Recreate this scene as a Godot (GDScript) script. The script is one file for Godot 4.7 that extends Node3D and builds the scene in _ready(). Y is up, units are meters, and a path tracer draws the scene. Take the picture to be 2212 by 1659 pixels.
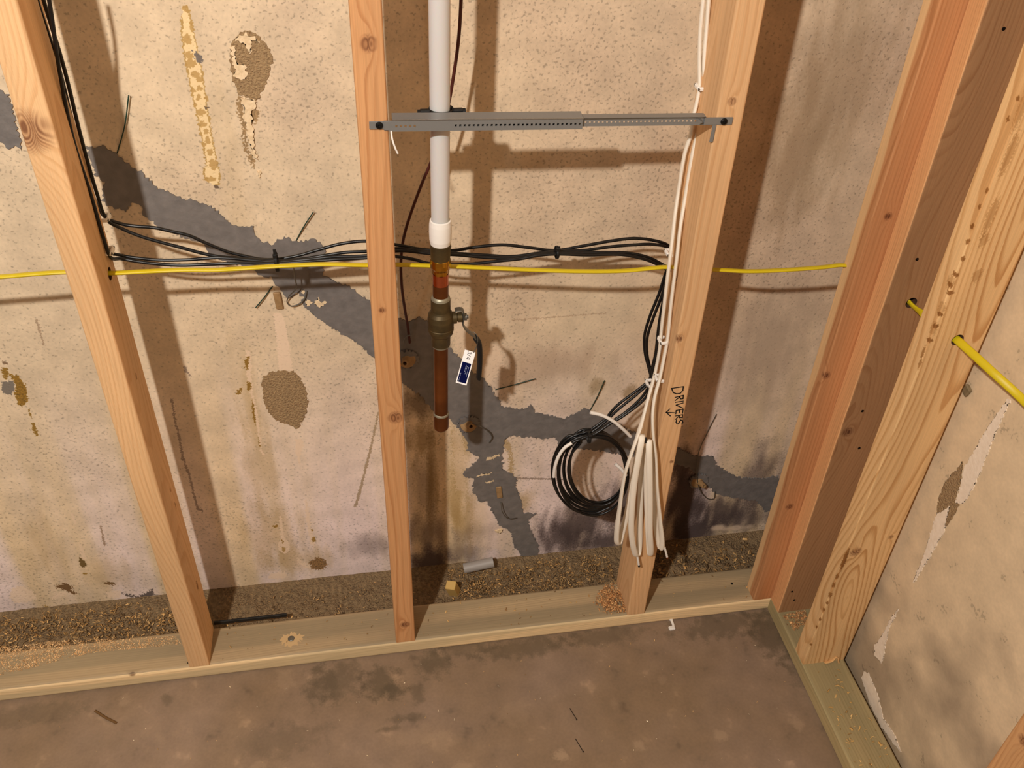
extends Node3D
# A corner of an unfinished basement: wood framing in front of patched concrete. Metres, y up; z = 0 is the front face of the framing along the back wall.

const BACK := -0.2047        # face of the back concrete wall
const SIDE := 0.9393        # face of the right concrete wall
const CORNER := 0.8363    # inner edge of the right bottom plate
const TOP := 2.44
const D := 0.089
const W := 0.038

var M := {}
var used := {}
var rng := RandomNumberGenerator.new()
var nz := FastNoiseLite.new()

func _ready():
	# ---------- camera, sky, light, exposure ----------
	var cam := Camera3D.new(); cam.name = "camera"; add_child(cam)
	cam.fov = 45.6819
	cam.position = Vector3(0.0415, 1.569, 1.1118)
	cam.rotation = Vector3(-0.6696, -0.1939, 0.0435)
	cam.near = 0.02
	var env := Environment.new()
	env.background_mode = Environment.BG_COLOR
	env.background_color = Color(0, 0, 0)
	env.tonemap_mode = Environment.TONE_MAPPER_LINEAR
	env.tonemap_exposure = 1.0
	env.sdfgi_enabled = true; env.ssao_enabled = true; env.ssil_enabled = true
	var we := WorldEnvironment.new(); we.name = "environment"; we.environment = env; add_child(we)
	bulb("ceiling_bulb", Vector3(-0.56, 2.2, 1.46), 4.0, "bare round lamp hanging above and left of the camera")
	bulb("ceiling_bulb", Vector3(-2.3, 2.2, 2.6), 0.5, "added fill lamp out of view, farther out in the basement room")  # unseen bulb added for ambient fill
	# ---------- materials, setting, things ----------
	rng.seed = 7
	nz.seed = 5; nz.noise_type = FastNoiseLite.TYPE_SIMPLEX_SMOOTH; nz.fractal_type = FastNoiseLite.FRACTAL_NONE; nz.frequency = 1.0
	materials()
	setting()
	framing()
	wall_marks()
	pipe()
	bracket()
	cables()
	white_cables()
	small_things()
	debris()

func bulb(called: String, at: Vector3, energy: float, label: String):
	var o := thing(called, label, "lamp", at)
	var gm := StandardMaterial3D.new(); gm.albedo_color = Color(1, 0.95, 0.85); gm.emission_enabled = true; gm.emission = Color(1.0, 0.85, 0.65); gm.emission_energy_multiplier = 6.0
	var st := begin()
	lathe(st, Vector3(0, 0, 0), [Vector2(0.001, -0.034), Vector2(0.018, -0.029), Vector2(0.03, -0.012), Vector2(0.032, 0.004), Vector2(0.026, 0.022), Vector2(0.015, 0.04), Vector2(0.013, 0.05)], 24)
	part(st, "glass_bulb", gm, o)
	var sm := StandardMaterial3D.new(); sm.albedo_color = Color(0.85, 0.83, 0.78); sm.roughness = 0.5
	st = begin()
	lathe(st, Vector3(0, 0, 0), [Vector2(0.013, 0.05), Vector2(0.022, 0.052), Vector2(0.024, 0.1), Vector2(0.05, 0.11), Vector2(0.05, TOP - at.y), Vector2(0.001, TOP - at.y)], 24)
	part(st, "socket", sm, o)
	var l := OmniLight3D.new(); l.name = "glow"; o.add_child(l)
	l.light_color = Color(1.0, 0.97, 0.935); l.light_energy = energy; l.light_size = 0.03; l.omni_range = 12.0; l.omni_attenuation = 2.0; l.shadow_enabled = true

# ---------- naming ----------
func numbered(called: String) -> String:
	var k: int = used.get(called, 0); used[called] = k + 1
	return called if k == 0 else "%s_%03d" % [called, k]

func thing(called: String, label: String, category: String, at := Vector3.ZERO, group := "") -> Node3D:
	var o := Node3D.new(); o.name = numbered(called); add_child(o); o.position = at
	tag(o, label, category, group); return o

func tag(o: Node, label: String, category: String, group := ""):
	o.set_meta("label", label); o.set_meta("category", category)
	if group != "": o.set_meta("group", group)

func part(st: SurfaceTool, called: String, m: Material, parent: Node) -> MeshInstance3D:
	var o := MeshInstance3D.new(); o.mesh = st.commit(); o.name = called; o.material_override = m
	if parent == self: o.name = numbered(called)
	parent.add_child(o, true); return o

func struct(st: SurfaceTool, called: String, m: Material) -> MeshInstance3D:
	var o := part(st, called, m, self); o.set_meta("kind", "structure"); return o

# ---------- mesh helpers ----------
func begin() -> SurfaceTool:
	var st := SurfaceTool.new(); st.begin(Mesh.PRIMITIVE_TRIANGLES); return st

func tri(st: SurfaceTool, a: Vector3, b: Vector3, c: Vector3, na: Vector3, nb: Vector3, nc: Vector3, ua := Vector2.ZERO, ub := Vector2.ZERO, uc := Vector2.ZERO):
	if (c - a).cross(b - a).dot(na + nb + nc) < 0.0:
		var t := b; b = c; c = t
		t = nb; nb = nc; nc = t
		var u := ub; ub = uc; uc = u
	st.set_normal(na); st.set_uv(ua); st.add_vertex(a)
	st.set_normal(nb); st.set_uv(ub); st.add_vertex(b)
	st.set_normal(nc); st.set_uv(uc); st.add_vertex(c)

func quad(st: SurfaceTool, a: Vector3, b: Vector3, c: Vector3, d: Vector3, nn: Vector3, ua := Vector2.ZERO, ub := Vector2.ZERO, uc := Vector2.ZERO, ud := Vector2.ZERO):
	tri(st, a, b, c, nn, nn, nn, ua, ub, uc); tri(st, a, c, d, nn, nn, nn, ua, uc, ud)

func box(st: SurfaceTool, c: Vector3, s: Vector3, b := Basis.IDENTITY):
	var h := s / 2.0
	for ax in 3:
		for sg in [-1.0, 1.0]:
			var nn := Vector3.ZERO; nn[ax] = sg
			var u := Vector3.ZERO; u[(ax + 1) % 3] = h[(ax + 1) % 3]
			var v := Vector3.ZERO; v[(ax + 2) % 3] = h[(ax + 2) % 3]
			var o: Vector3 = nn * h[ax]
			quad(st, c + b * (o - u - v), c + b * (o + u - v), c + b * (o + u + v), c + b * (o - u + v), b * nn)

# a chamfered box
func cbox(st: SurfaceTool, c: Vector3, s: Vector3, r: float, b := Basis.IDENTITY):
	var h := s / 2.0
	var sg := [-1.0, 1.0]
	for ax in 3:
		var i := (ax + 1) % 3; var j := (ax + 2) % 3
		for a in sg:
			var q := []
			for k in [[-1, -1], [1, -1], [1, 1], [-1, 1]]:
				var v := Vector3.ZERO; v[ax] = a * h[ax]; v[i] = k[0] * (h[i] - r); v[j] = k[1] * (h[j] - r); q.append(c + b * v)
			var nn := Vector3.ZERO; nn[ax] = a
			quad(st, q[0], q[1], q[2], q[3], b * nn)
		for a in sg:
			for d in sg:
				var q := []
				for k in [[0, -1], [0, 1], [1, 1], [1, -1]]:
					var v := Vector3.ZERO
					v[i] = a * (h[i] - (r if k[0] == 0 else 0.0)); v[j] = d * (h[j] - (r if k[0] == 1 else 0.0)); v[ax] = k[1] * (h[ax] - r); q.append(c + b * v)
				var nn := Vector3.ZERO; nn[i] = a; nn[j] = d
				quad(st, q[0], q[1], q[2], q[3], b * nn.normalized())
	for x in sg:
		for y in sg:
			for z in sg:
				var sv := Vector3(x, y, z)
				var a := sv * (h - Vector3(0, r, r)); var d := sv * (h - Vector3(r, 0, r)); var e := sv * (h - Vector3(r, r, 0))
				var nn := b * sv.normalized()
				tri(st, c + b * a, c + b * d, c + b * e, nn, nn, nn)

# a turned profile (radius, height) about an axis
func lathe(st: SurfaceTool, c: Vector3, prof: Array, segs: int, b := Basis.IDENTITY):
	for i in prof.size() - 1:
		var p0: Vector2 = prof[i]; var p1: Vector2 = prof[i + 1]
		var d := p1 - p0
		if d.length() < 1e-6: continue
		var nn := Vector2(d.y, -d.x).normalized()
		if prof[0].y > prof[-1].y: nn = -nn
		for k in segs:
			var a := TAU * k / segs; var e := TAU * (k + 1) / segs
			var ca := Vector3(cos(a), 0, sin(a)); var ce := Vector3(cos(e), 0, sin(e))
			var na := b * (ca * nn.x + Vector3(0, nn.y, 0)); var ne := b * (ce * nn.x + Vector3(0, nn.y, 0))
			var A := c + b * (ca * p0.x + Vector3(0, p0.y, 0)); var B := c + b * (ce * p0.x + Vector3(0, p0.y, 0))
			var C := c + b * (ce * p1.x + Vector3(0, p1.y, 0)); var E := c + b * (ca * p1.x + Vector3(0, p1.y, 0))
			var u0 := float(k) / segs; var u1 := float(k + 1) / segs
			tri(st, A, B, C, na, ne, ne, Vector2(u0, p0.y), Vector2(u1, p0.y), Vector2(u1, p1.y))
			tri(st, A, C, E, na, ne, na, Vector2(u0, p0.y), Vector2(u1, p1.y), Vector2(u0, p1.y))

func basis_y(d: Vector3) -> Basis:
	d = d.normalized()
	var x := d.cross(Vector3(0, 0, 1) if absf(d.z) < 0.9 else Vector3(1, 0, 0)).normalized()
	return Basis(x, d, x.cross(d))

func smooth(pts: Array, step := 0.004) -> PackedVector3Array:
	var out := PackedVector3Array()
	for i in pts.size() - 1:
		var p0: Vector3 = pts[maxi(i - 1, 0)]; var p1: Vector3 = pts[i]; var p2: Vector3 = pts[i + 1]; var p3: Vector3 = pts[mini(i + 2, pts.size() - 1)]
		var l := p1.distance_to(p2)
		var k := maxi(2, int(l / step))
		var m1 := (p2 - p0) * (l / maxf(1e-5, p2.distance_to(p0))) if i > 0 else (p2 - p1)
		var m2 := (p3 - p1) * (l / maxf(1e-5, p3.distance_to(p1))) if i + 2 < pts.size() else (p2 - p1)
		for j in k:
			var t := float(j) / k; var t2 := t * t; var t3 := t2 * t
			out.append(p1 * (2 * t3 - 3 * t2 + 1) + m1 * (t3 - 2 * t2 + t) + p2 * (3 * t2 - 2 * t3) + m2 * (t3 - t2))
	out.append(pts[-1]); return out

# a tube along a path; with refs it is flat, its wide axis (ra) turned from ref0 at the start to ref1
func tube(st: SurfaceTool, p: PackedVector3Array, ra: float, rb := 0.0, segs := 10, ref0 := Vector3.ZERO, ref1 := Vector3.ZERO, turn0 := 0.0, turn1 := 0.0):
	if rb == 0.0: rb = ra
	var n := p.size(); var rings := []; var norms := []
	var prev := Vector3.ZERO
	for i in n:
		var t := (p[mini(i + 1, n - 1)] - p[maxi(i - 1, 0)]).normalized()
		var r := prev
		if ref0 != Vector3.ZERO: r = ref0.lerp(ref1, smoothstep(turn0, turn1, float(i) / n)) if turn1 > 0.0 else ref0
		elif i == 0: r = Vector3(0, 0, 1) if absf(t.z) < 0.9 else Vector3(1, 0, 0)
		r = (r - t * r.dot(t)).normalized(); prev = r
		var b := t.cross(r); var ring := []; var nr := []
		for k in segs:
			var a := TAU * k / segs
			ring.append(p[i] + r * (ra * cos(a)) + b * (rb * sin(a))); nr.append((r * (cos(a) / ra) + b * (sin(a) / rb)).normalized())
		rings.append(ring); norms.append(nr)
	for i in n - 1:
		for k in segs:
			var k2 := (k + 1) % segs
			tri(st, rings[i][k], rings[i][k2], rings[i + 1][k2], norms[i][k], norms[i][k2], norms[i + 1][k2])
			tri(st, rings[i][k], rings[i + 1][k2], rings[i + 1][k], norms[i][k], norms[i + 1][k2], norms[i + 1][k])
	for e in [0, n - 1]:
		var d := (p[e] - p[1 if e == 0 else n - 2]).normalized()
		for k in segs: tri(st, p[e], rings[e][k], rings[e][(k + 1) % segs], d, d, d)

func rope(called: String, pts: Array, r: float, m: Material, parent: Node, step := 0.004, segs := 10) -> MeshInstance3D:
	var st := begin(); tube(st, smooth(pts, step), r, 0.0, segs); return part(st, called, m, parent)

# an outline with a ragged edge
func ragged(poly: Array, amp: float, step := 0.003) -> PackedVector2Array:
	var out := PackedVector2Array(); var n := poly.size(); var s := 0.0
	for i in n:
		var a: Vector2 = poly[i]; var b: Vector2 = poly[(i + 1) % n]
		var l := a.distance_to(b); var k := maxi(1, int(l / step)); var d := (b - a) / maxf(l, 1e-6)
		for j in k:
			var q := a + d * (l * j / k)
			out.append(q + Vector2(-d.y, d.x) * amp * (nz.get_noise_3d(q.x * 160.0, q.y * 160.0, 0.5) * 0.9 + nz.get_noise_3d(q.x * 420.0, q.y * 420.0, 7.5) * 0.9))
	return out

# a thin raised slab over an outline on a plane: o + u * x + v * y, raised t along n
func slab(st: SurfaceTool, poly: PackedVector2Array, o: Vector3, u: Vector3, v: Vector3, nn: Vector3, t: float):
	var idx := Geometry2D.triangulate_polygon(poly)
	var at := func(q: Vector2, h: float) -> Vector3: return o + u * q.x + v * q.y + nn * h
	for i in range(0, idx.size(), 3):
		tri(st, at.call(poly[idx[i]], t), at.call(poly[idx[i + 1]], t), at.call(poly[idx[i + 2]], t), nn, nn, nn)
	var cw := 1.0 if Geometry2D.is_polygon_clockwise(poly) else -1.0
	for i in poly.size():
		var a := poly[i]; var b := poly[(i + 1) % poly.size()]
		var d := (b - a).normalized(); var e := Vector2(-d.y, d.x) * cw
		var sn := (u * e.x + v * e.y).normalized()
		quad(st, at.call(a, t), at.call(b, t), at.call(b, 0.0), at.call(a, 0.0), sn)

func patch(called: String, poly: Array, amp: float, t: float, m: Material, parent: Node, side := false, step := 0.003) -> MeshInstance3D:
	var st := begin()
	var rag := ragged(poly, amp, step)
	if Geometry2D.triangulate_polygon(rag).is_empty(): rag = PackedVector2Array(poly)
	if side: slab(st, rag, Vector3(SIDE, 0, 0), Vector3(0, 0, 1), Vector3(0, 1, 0), Vector3(-1, 0, 0), t)
	else: slab(st, rag, Vector3(0, 0, BACK), Vector3(1, 0, 0), Vector3(0, 1, 0), Vector3(0, 0, 1), t)
	return part(st, called, m, parent)

# ---------- materials ----------
func flat(c: Color, rough := 0.7, metal := 0.0) -> StandardMaterial3D:
	var m := StandardMaterial3D.new(); m.albedo_color = c; m.roughness = rough; m.metallic = metal; return m

func noise(freq: float, oct: int, sd: int) -> FastNoiseLite:
	var f := FastNoiseLite.new(); f.seed = sd; f.frequency = freq; f.noise_type = FastNoiseLite.TYPE_SIMPLEX_SMOOTH
	f.fractal_type = FastNoiseLite.FRACTAL_FBM; f.fractal_octaves = oct; return f

func bytes(freq: float, oct: int, sd: int, w: int, h: int) -> PackedByteArray:
	var im := noise(freq, oct, sd).get_image(w, h); im.convert(Image.FORMAT_L8); return im.get_data()

func tex(data: PackedByteArray, w: int, h: int, rgb := true) -> ImageTexture:
	return ImageTexture.create_from_image(Image.create_from_data(w, h, false, Image.FORMAT_RGB8 if rgb else Image.FORMAT_L8, data))

func grainy(base: Color, vary: Color, freq: float, rough: float, relief: float, sd: int, size := 256, scale := 4.0) -> StandardMaterial3D:
	var m := StandardMaterial3D.new(); m.roughness = rough; m.uv1_triplanar = true; m.uv1_world_triplanar = true; m.uv1_scale = Vector3.ONE * scale
	var g := Gradient.new(); g.set_color(0, base); g.set_color(1, vary)
	var t := NoiseTexture2D.new(); t.width = size; t.height = size; t.seamless = true; t.noise = noise(freq, 5, sd); t.color_ramp = g; m.albedo_texture = t
	if relief > 0.0:
		var h := NoiseTexture2D.new(); h.width = size; h.height = size; h.seamless = true; h.noise = noise(freq * 1.6, 5, sd + 9)
		m.heightmap_enabled = true; m.heightmap_texture = h; m.heightmap_scale = relief
	return m

const WX := 2048
const WY := 1536
var wall_rgb: PackedByteArray
var wall_h: PackedByteArray
const WO := Vector2(-0.85, 1.30)   # the texture's upper left corner on the back wall
const WS := 1.8 / 2048.0

func put(i: int, c: Color, a: float):
	var k := 3 * i
	wall_rgb[k] = int(lerpf(wall_rgb[k], c.r * 255.0, a)); wall_rgb[k + 1] = int(lerpf(wall_rgb[k + 1], c.g * 255.0, a)); wall_rgb[k + 2] = int(lerpf(wall_rgb[k + 2], c.b * 255.0, a))

# a stain: soft ellipse with a broken, streaky edge
func blot(c: Vector2, r: Vector2, col: Color, amount: float, streak := 16.0, rough := 0.5):
	var x0 := int((c.x - r.x * 1.6 - WO.x) / WS); var x1 := int((c.x + r.x * 1.6 - WO.x) / WS)
	var y0 := int((WO.y - c.y - r.y * 1.6) / WS); var y1 := int((WO.y - c.y + r.y * 1.6) / WS)
	for y in range(maxi(y0, 0), mini(y1, WY)):
		for x in range(maxi(x0, 0), mini(x1, WX)):
			var wx := WO.x + x * WS; var wy := WO.y - y * WS
			var d := sqrt(pow((wx - c.x) / r.x, 2) + pow((wy - c.y) / r.y, 2))
			var k := nz.get_noise_3d(wx * 42.0, wy * streak, 3.1) * rough + nz.get_noise_3d(wx * 230.0, wy * 150.0, 9.0) * rough * 0.4
			var a := clampf((1.15 - d + k) * 1.25, 0.0, 1.0) * amount
			if a > 0.01: put(y * WX + x, col, a)

# a paint run, scrape or chip with a shape of its own; depth < 0 is chipped away, > 0 stands proud
func mark(poly: Array, col: Color, amount: float, jag := 0.003, depth := 0, mottled := 0.0):
	var pp := PackedVector2Array(poly); var lo := pp[0]; var hi := pp[0]
	for q in pp: lo = lo.min(q); hi = hi.max(q)
	var x0 := int((lo.x - jag * 2 - WO.x) / WS); var x1 := int((hi.x + jag * 2 - WO.x) / WS)
	var y0 := int((WO.y - hi.y - jag * 2) / WS); var y1 := int((WO.y - lo.y + jag * 2) / WS)
	for y in range(maxi(y0, 0), mini(y1, WY)):
		for x in range(maxi(x0, 0), mini(x1, WX)):
			var q := Vector2(WO.x + x * WS, WO.y - y * WS)
			var s := q + Vector2(nz.get_noise_3d(q.x * 230.0, q.y * 230.0, 1.0), nz.get_noise_3d(q.x * 230.0, q.y * 230.0, 40.0)) * jag
			if Geometry2D.is_point_in_polygon(s, pp):
				var k := 1.0 + mottled * nz.get_noise_3d(q.x * 300.0, q.y * 300.0, 20.0)
				put(y * WX + x, Color(col.r * k, col.g * k, col.b * k), amount)
				wall_h[y * WX + x] = clampi(wall_h[y * WX + x] + depth + int(depth * 0.6 * nz.get_noise_3d(q.x * 300.0, q.y * 300.0, 60.0)), 0, 255)

func wall_material() -> StandardMaterial3D:
	wall_rgb.resize(WX * WY * 3); wall_h.resize(WX * WY)
	var low := bytes(0.0022, 3, 11, WX, WY); var mid := bytes(0.012, 4, 12, WX, WY); var fine := bytes(0.11, 3, 13, WX, WY); var pit := bytes(0.12, 3, 14, WX, WY)
	var col := noise(0.0065, 3, 15); var cracks := noise(0.02, 3, 16)
	var colv := PackedFloat32Array(); colv.resize(WX)
	for x in WX: colv[x] = col.get_noise_1d(x)
	for y in WY:
		var wy := WO.y - y * WS
		var low_zone := clampf((0.62 - wy) / 0.45, 0.0, 1.0)
		var foot := clampf((0.20 - wy) / 0.2, 0.0, 1.0)
		for x in WX:
			var i := y * WX + x
			var l := low[i] / 255.0; var m := mid[i] / 255.0 - 0.5; var f := fine[i] / 255.0 - 0.5; var pv := pit[i] / 255.0
			var wx := WO.x + x * WS
			var pinkish := clampf((wx + 0.1) * 0.55 + (l - 0.5) * 0.9, 0.0, 1.0)
			var r := lerpf(0.865, 0.80, pinkish); var g := lerpf(0.785, 0.705, pinkish); var b := lerpf(0.665, 0.605, pinkish)
			r = lerpf(r, 0.91, low_zone * 0.6); g = lerpf(g, 0.825, low_zone * 0.6); b = lerpf(b, 0.72, low_zone * 0.6)  # base colour gets paler toward the floor
			var cv := colv[x]
			var lav := low_zone * clampf(0.55 + cv * 1.6 + m * 0.22, 0.0, 1.0)
			r = lerpf(r, 0.94, lav); g = lerpf(g, 0.865, lav); b = lerpf(b, 0.845, lav)
			var yel := low_zone * clampf(-cv * 1.7 + m * 0.15 - 0.1, 0.0, 0.6)
			r = lerpf(r, 0.89, yel); g = lerpf(g, 0.785, yel); b = lerpf(b, 0.615, yel)
			var k := 1.0 + m * 0.12 + f * 0.07 - foot * 0.06
			var h := 150.0 + m * 30.0 + f * 26.0
			var pp := pv + f * 0.28
			var edge := 0.27 + (l - 0.5) * 0.16
			if pp < edge:
				var s := clampf((edge - pp) * 10.0, 0.0, 1.0)
				k *= 1.0 - 0.17 * s; h -= 70.0 * s
			elif pp > 0.83:
				var s := clampf((pp - 0.83) * 7.0, 0.0, 1.0)
				k *= 1.0 + 0.02 * s; h += 24.0 * s
			wall_rgb[3 * i] = mini(255, int(r * k * 255.0)); wall_rgb[3 * i + 1] = mini(255, int(g * k * 255.0)); wall_rgb[3 * i + 2] = mini(255, int(b * k * 255.0))
			wall_h[i] = clampi(int(h), 0, 255)
	stains()
	var mat := StandardMaterial3D.new(); mat.roughness = 0.88
	mat.albedo_texture = tex(wall_rgb, WX, WY); mat.heightmap_enabled = true; mat.heightmap_texture = tex(wall_h, WX, WY, false); mat.heightmap_scale = 0.13
	return mat

func stains():
	var grime := Color(0.29, 0.24, 0.235); var rust := Color(0.47, 0.37, 0.22); var mustard := Color(0.68, 0.56, 0.35); var pale := Color(0.93, 0.83, 0.72); var tan := Color(0.60, 0.48, 0.31); var ochre := Color(0.55, 0.41, 0.13)
	# dark damp foot of the wall, right of the middle stud and beyond
	for s in [[0.137, 0.027, 0.05, 0.055, 0.85], [0.134, 0.124, 0.04, 0.07, 0.5], [0.208, 0.054, 0.05, 0.04, 0.4], [0.461, 0.104, 0.085, 0.075, 0.8], [0.52, 0.036, 0.07, 0.05, 0.8], [0.413, 0.06, 0.06, 0.05, 0.7], [0.55, 0.15, 0.05, 0.08, 0.75], [0.697, 0.144, 0.06, 0.12, 0.9], [0.737, 0.034, 0.07, 0.08, 0.9], [0.79, 0.102, 0.08, 0.05, 0.75], [0.671, 0.245, 0.03, 0.06, 0.8], [0.861, 0.179, 0.05, 0.12, 0.55], [0.842, 0.065, 0.08, 0.04, 0.6], [0.011, 0.099, 0.06, 0.04, 0.3], [0.123, 0.249, 0.03, 0.1, 0.3], [0.237, 0.108, 0.05, 0.03, 0.35]]:
		blot(Vector2(s[0], s[1]), Vector2(s[2], s[3]), grime, s[4], 12.0, 0.33)
	for s in [[-0.18, 0.17, 0.055, 0.1, 0.45], [-0.144, 0.08, 0.08, 0.04, 0.5], [-0.179, 0.375, 0.03, 0.16, 0.35], [-0.176, 0.521, 0.03, 0.14, 0.25], [-0.142, 0.934, 0.02, 0.18, 0.15], [0.193, 0.253, 0.022, 0.13, 0.85], [0.207, 0.365, 0.018, 0.05, 0.8], [0.217, 0.14, 0.03, 0.08, 0.7], [0.334, 0.193, 0.02, 0.035, 0.7], [-0.606, 0.194, 0.04, 0.1, 0.35], [-0.517, 0.097, 0.05, 0.06, 0.35], [-0.338, 0.335, 0.02, 0.15, 0.15]]:
		blot(Vector2(s[0], s[1]), Vector2(s[2], s[3]), mustard, s[4] * 0.75, 8.0, 0.45)
	blot(Vector2(0.1438, 0.2722), Vector2(0.012, 0.14), rust, 0.75, 6.0, 0.35)
	blot(Vector2(0.1217, 0.3751), Vector2(0.03, 0.05), rust, 0.5)
	blot(Vector2(0.1247, 0.4795), Vector2(0.035, 0.045), Color(0.27, 0.21, 0.15), 0.55, 14.0, 0.3)
	blot(Vector2(0.1524, 0.5638), Vector2(0.05, 0.07), Color(0.25, 0.21, 0.16), 0.6, 14.0, 0.3)
	blot(Vector2(0.4667, 0.4844), Vector2(0.02, 0.02), rust, 0.4)
	blot(Vector2(0.5292, 0.4609), Vector2(0.018, 0.02), rust, 0.5)
	blot(Vector2(0.3723, 0.5434), Vector2(0.12, 0.05), Color(0.60, 0.49, 0.40), 0.35, 9.0, 0.3)
	blot(Vector2(0.7612, 0.9494), Vector2(0.06, 0.16), Color(0.62, 0.52, 0.40), 0.5, 9.0, 0.3)
	blot(Vector2(0.7997, 1.0496), Vector2(0.09, 0.2), Color(0.60, 0.50, 0.38), 0.45, 9.0, 0.3)
	blot(Vector2(0.794, 0.5381), Vector2(0.1, 0.16), Color(0.66, 0.58, 0.50), 0.5, 9.0, 0.3)
	blot(Vector2(0.8363, 0.0347), Vector2(0.035, 0.008), pale, 0.7)
	blot(Vector2(0.7906, 0.0414), Vector2(0.016, 0.01), pale, 0.8)
	# pale paint runs
	mark([Vector2(-0.1132, 0.6997), Vector2(-0.0989, 0.6986), Vector2(-0.0954, 0.6564), Vector2(-0.0952, 0.5765), Vector2(-0.1188, 0.5787), Vector2(-0.1154, 0.6386)], pale, 0.85, 0.002, 8)
	mark([Vector2(-0.109, 0.4161), Vector2(-0.0964, 0.4147), Vector2(-0.0954, 0.4005), Vector2(-0.1059, 0.3661), Vector2(-0.1052, 0.349), Vector2(-0.1098, 0.3545), Vector2(-0.1117, 0.3847)], pale, 0.8, 0.002, 8)
	mark([Vector2(-0.1631, 0.2152), Vector2(-0.1578, 0.2144), Vector2(-0.1605, 0.1535), Vector2(-0.151, 0.131), Vector2(-0.1553, 0.1104), Vector2(-0.1655, 0.1033), Vector2(-0.1751, 0.1163), Vector2(-0.1757, 0.1348), Vector2(-0.1676, 0.1476)], pale, 0.8, 0.002, 8)
	mark([Vector2(-0.1082, 0.2537), Vector2(-0.1038, 0.2531), Vector2(-0.1038, 0.1727), Vector2(-0.0989, 0.1372), Vector2(-0.1038, 0.1167), Vector2(-0.1105, 0.1248), Vector2(-0.1119, 0.2012)], pale, 0.7, 0.003, 8)
	mark([Vector2(-0.1421, 0.0939), Vector2(-0.1304, 0.0701), Vector2(-0.1192, 0.058), Vector2(-0.1182, 0.0489), Vector2(-0.1321, 0.0541), Vector2(-0.1416, 0.0719)], pale, 0.7, 0.004, 8)
	mark([Vector2(-0.2048, 0.0452), Vector2(-0.1712, 0.0471), Vector2(-0.1663, 0.0313), Vector2(-0.1879, 0.0274), Vector2(-0.2066, 0.0306)], pale, 0.7, 0.004, 8)
	mark([Vector2(-0.1678, 0.6285), Vector2(-0.1609, 0.6229), Vector2(-0.1705, 0.5316), Vector2(-0.1682, 0.4771), Vector2(-0.1721, 0.3919), Vector2(-0.1661, 0.3794), Vector2(-0.1762, 0.3865), Vector2(-0.173, 0.4776), Vector2(-0.1735, 0.5212), Vector2(-0.1749, 0.5738)], pale, 0.8, 0.003, 8)
	mark([Vector2(-0.5422, 0.278), Vector2(-0.5364, 0.2747), Vector2(-0.5377, 0.2494), Vector2(-0.5416, 0.2474)], pale, 0.7, 0.002, 8)
	mark([Vector2(-0.547, 0.1984), Vector2(-0.5419, 0.1774), Vector2(-0.5449, 0.1437), Vector2(-0.5516, 0.1517)], pale, 0.7, 0.003, 8)
	mark([Vector2(-0.7002, 0.0849), Vector2(-0.6821, 0.0875), Vector2(-0.6647, 0.0715), Vector2(-0.664, 0.0421), Vector2(-0.6828, 0.0381), Vector2(-0.7091, 0.0383), Vector2(-0.7123, 0.058)], pale, 0.75, 0.004, 10)
	mark([Vector2(-0.5312, 0.0441), Vector2(-0.5006, 0.0432), Vector2(-0.5089, 0.0222), Vector2(-0.5317, 0.0263)], pale, 0.7, 0.004, 10)
	mark([Vector2(-0.6367, 0.0447), Vector2(-0.6203, 0.0566), Vector2(-0.6019, 0.0592), Vector2(-0.6094, 0.0473), Vector2(-0.6343, 0.0369)], pale, 0.7, 0.004, 10)
	mark([Vector2(0.1849, 0.3919), Vector2(0.193, 0.4088), Vector2(0.2074, 0.3772), Vector2(0.213, 0.3335), Vector2(0.2243, 0.3006), Vector2(0.2075, 0.2963), Vector2(0.2151, 0.2365), Vector2(0.1932, 0.2394), Vector2(0.1889, 0.3177)], pale, 0.45, 0.006, 6)
	mark([Vector2(0.2788, 0.3751), Vector2(0.2917, 0.3736), Vector2(0.3025, 0.3539), Vector2(0.309, 0.3029), Vector2(0.3106, 0.2572), Vector2(0.3007, 0.265), Vector2(0.3007, 0.3229), Vector2(0.2885, 0.3556)], mustard, 0.6, 0.005, 0)
	mark([Vector2(0.2269, 0.1943), Vector2(0.256, 0.1972), Vector2(0.2817, 0.1448), Vector2(0.2979, 0.0992), Vector2(0.2945, 0.0402), Vector2(0.2278, 0.0656)], pale, 0.35, 0.008, 6)
	mark([Vector2(0.1909, 0.6622), Vector2(0.2154, 0.6603), Vector2(0.2281, 0.6192), Vector2(0.2157, 0.5791), Vector2(0.1947, 0.5862)], pale, 0.5, 0.006, 6)
	mark([Vector2(0.2453, 0.5869), Vector2(0.2747, 0.5998), Vector2(0.2803, 0.552), Vector2(0.2595, 0.5104), Vector2(0.2463, 0.5172)], pale, 0.6, 0.006, 8)
	# chips through the paint
	mark([Vector2(-0.1643, 0.6153), Vector2(-0.1711, 0.5837), Vector2(-0.175, 0.5891), Vector2(-0.1736, 0.6041)], ochre, 0.9, 0.003, -20)
	mark([Vector2(-0.1763, 0.5584), Vector2(-0.1696, 0.5546), Vector2(-0.1734, 0.5393), Vector2(-0.1777, 0.5429)], ochre, 0.9, 0.003, -20)
	mark([Vector2(-0.1952, 0.5425), Vector2(-0.1868, 0.5459), Vector2(-0.1902, 0.5336), Vector2(-0.1976, 0.5322)], ochre, 0.9, 0.003, -20)
	mark([Vector2(-0.1727, 0.5211), Vector2(-0.1724, 0.4886), Vector2(-0.1752, 0.4556), Vector2(-0.1778, 0.4726), Vector2(-0.1757, 0.4999)], ochre, 0.9, 0.002, -20)
	mark([Vector2(-0.175, 0.4329), Vector2(-0.1739, 0.4039), Vector2(-0.1767, 0.4077)], ochre, 0.9, 0.002, -20)
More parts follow.
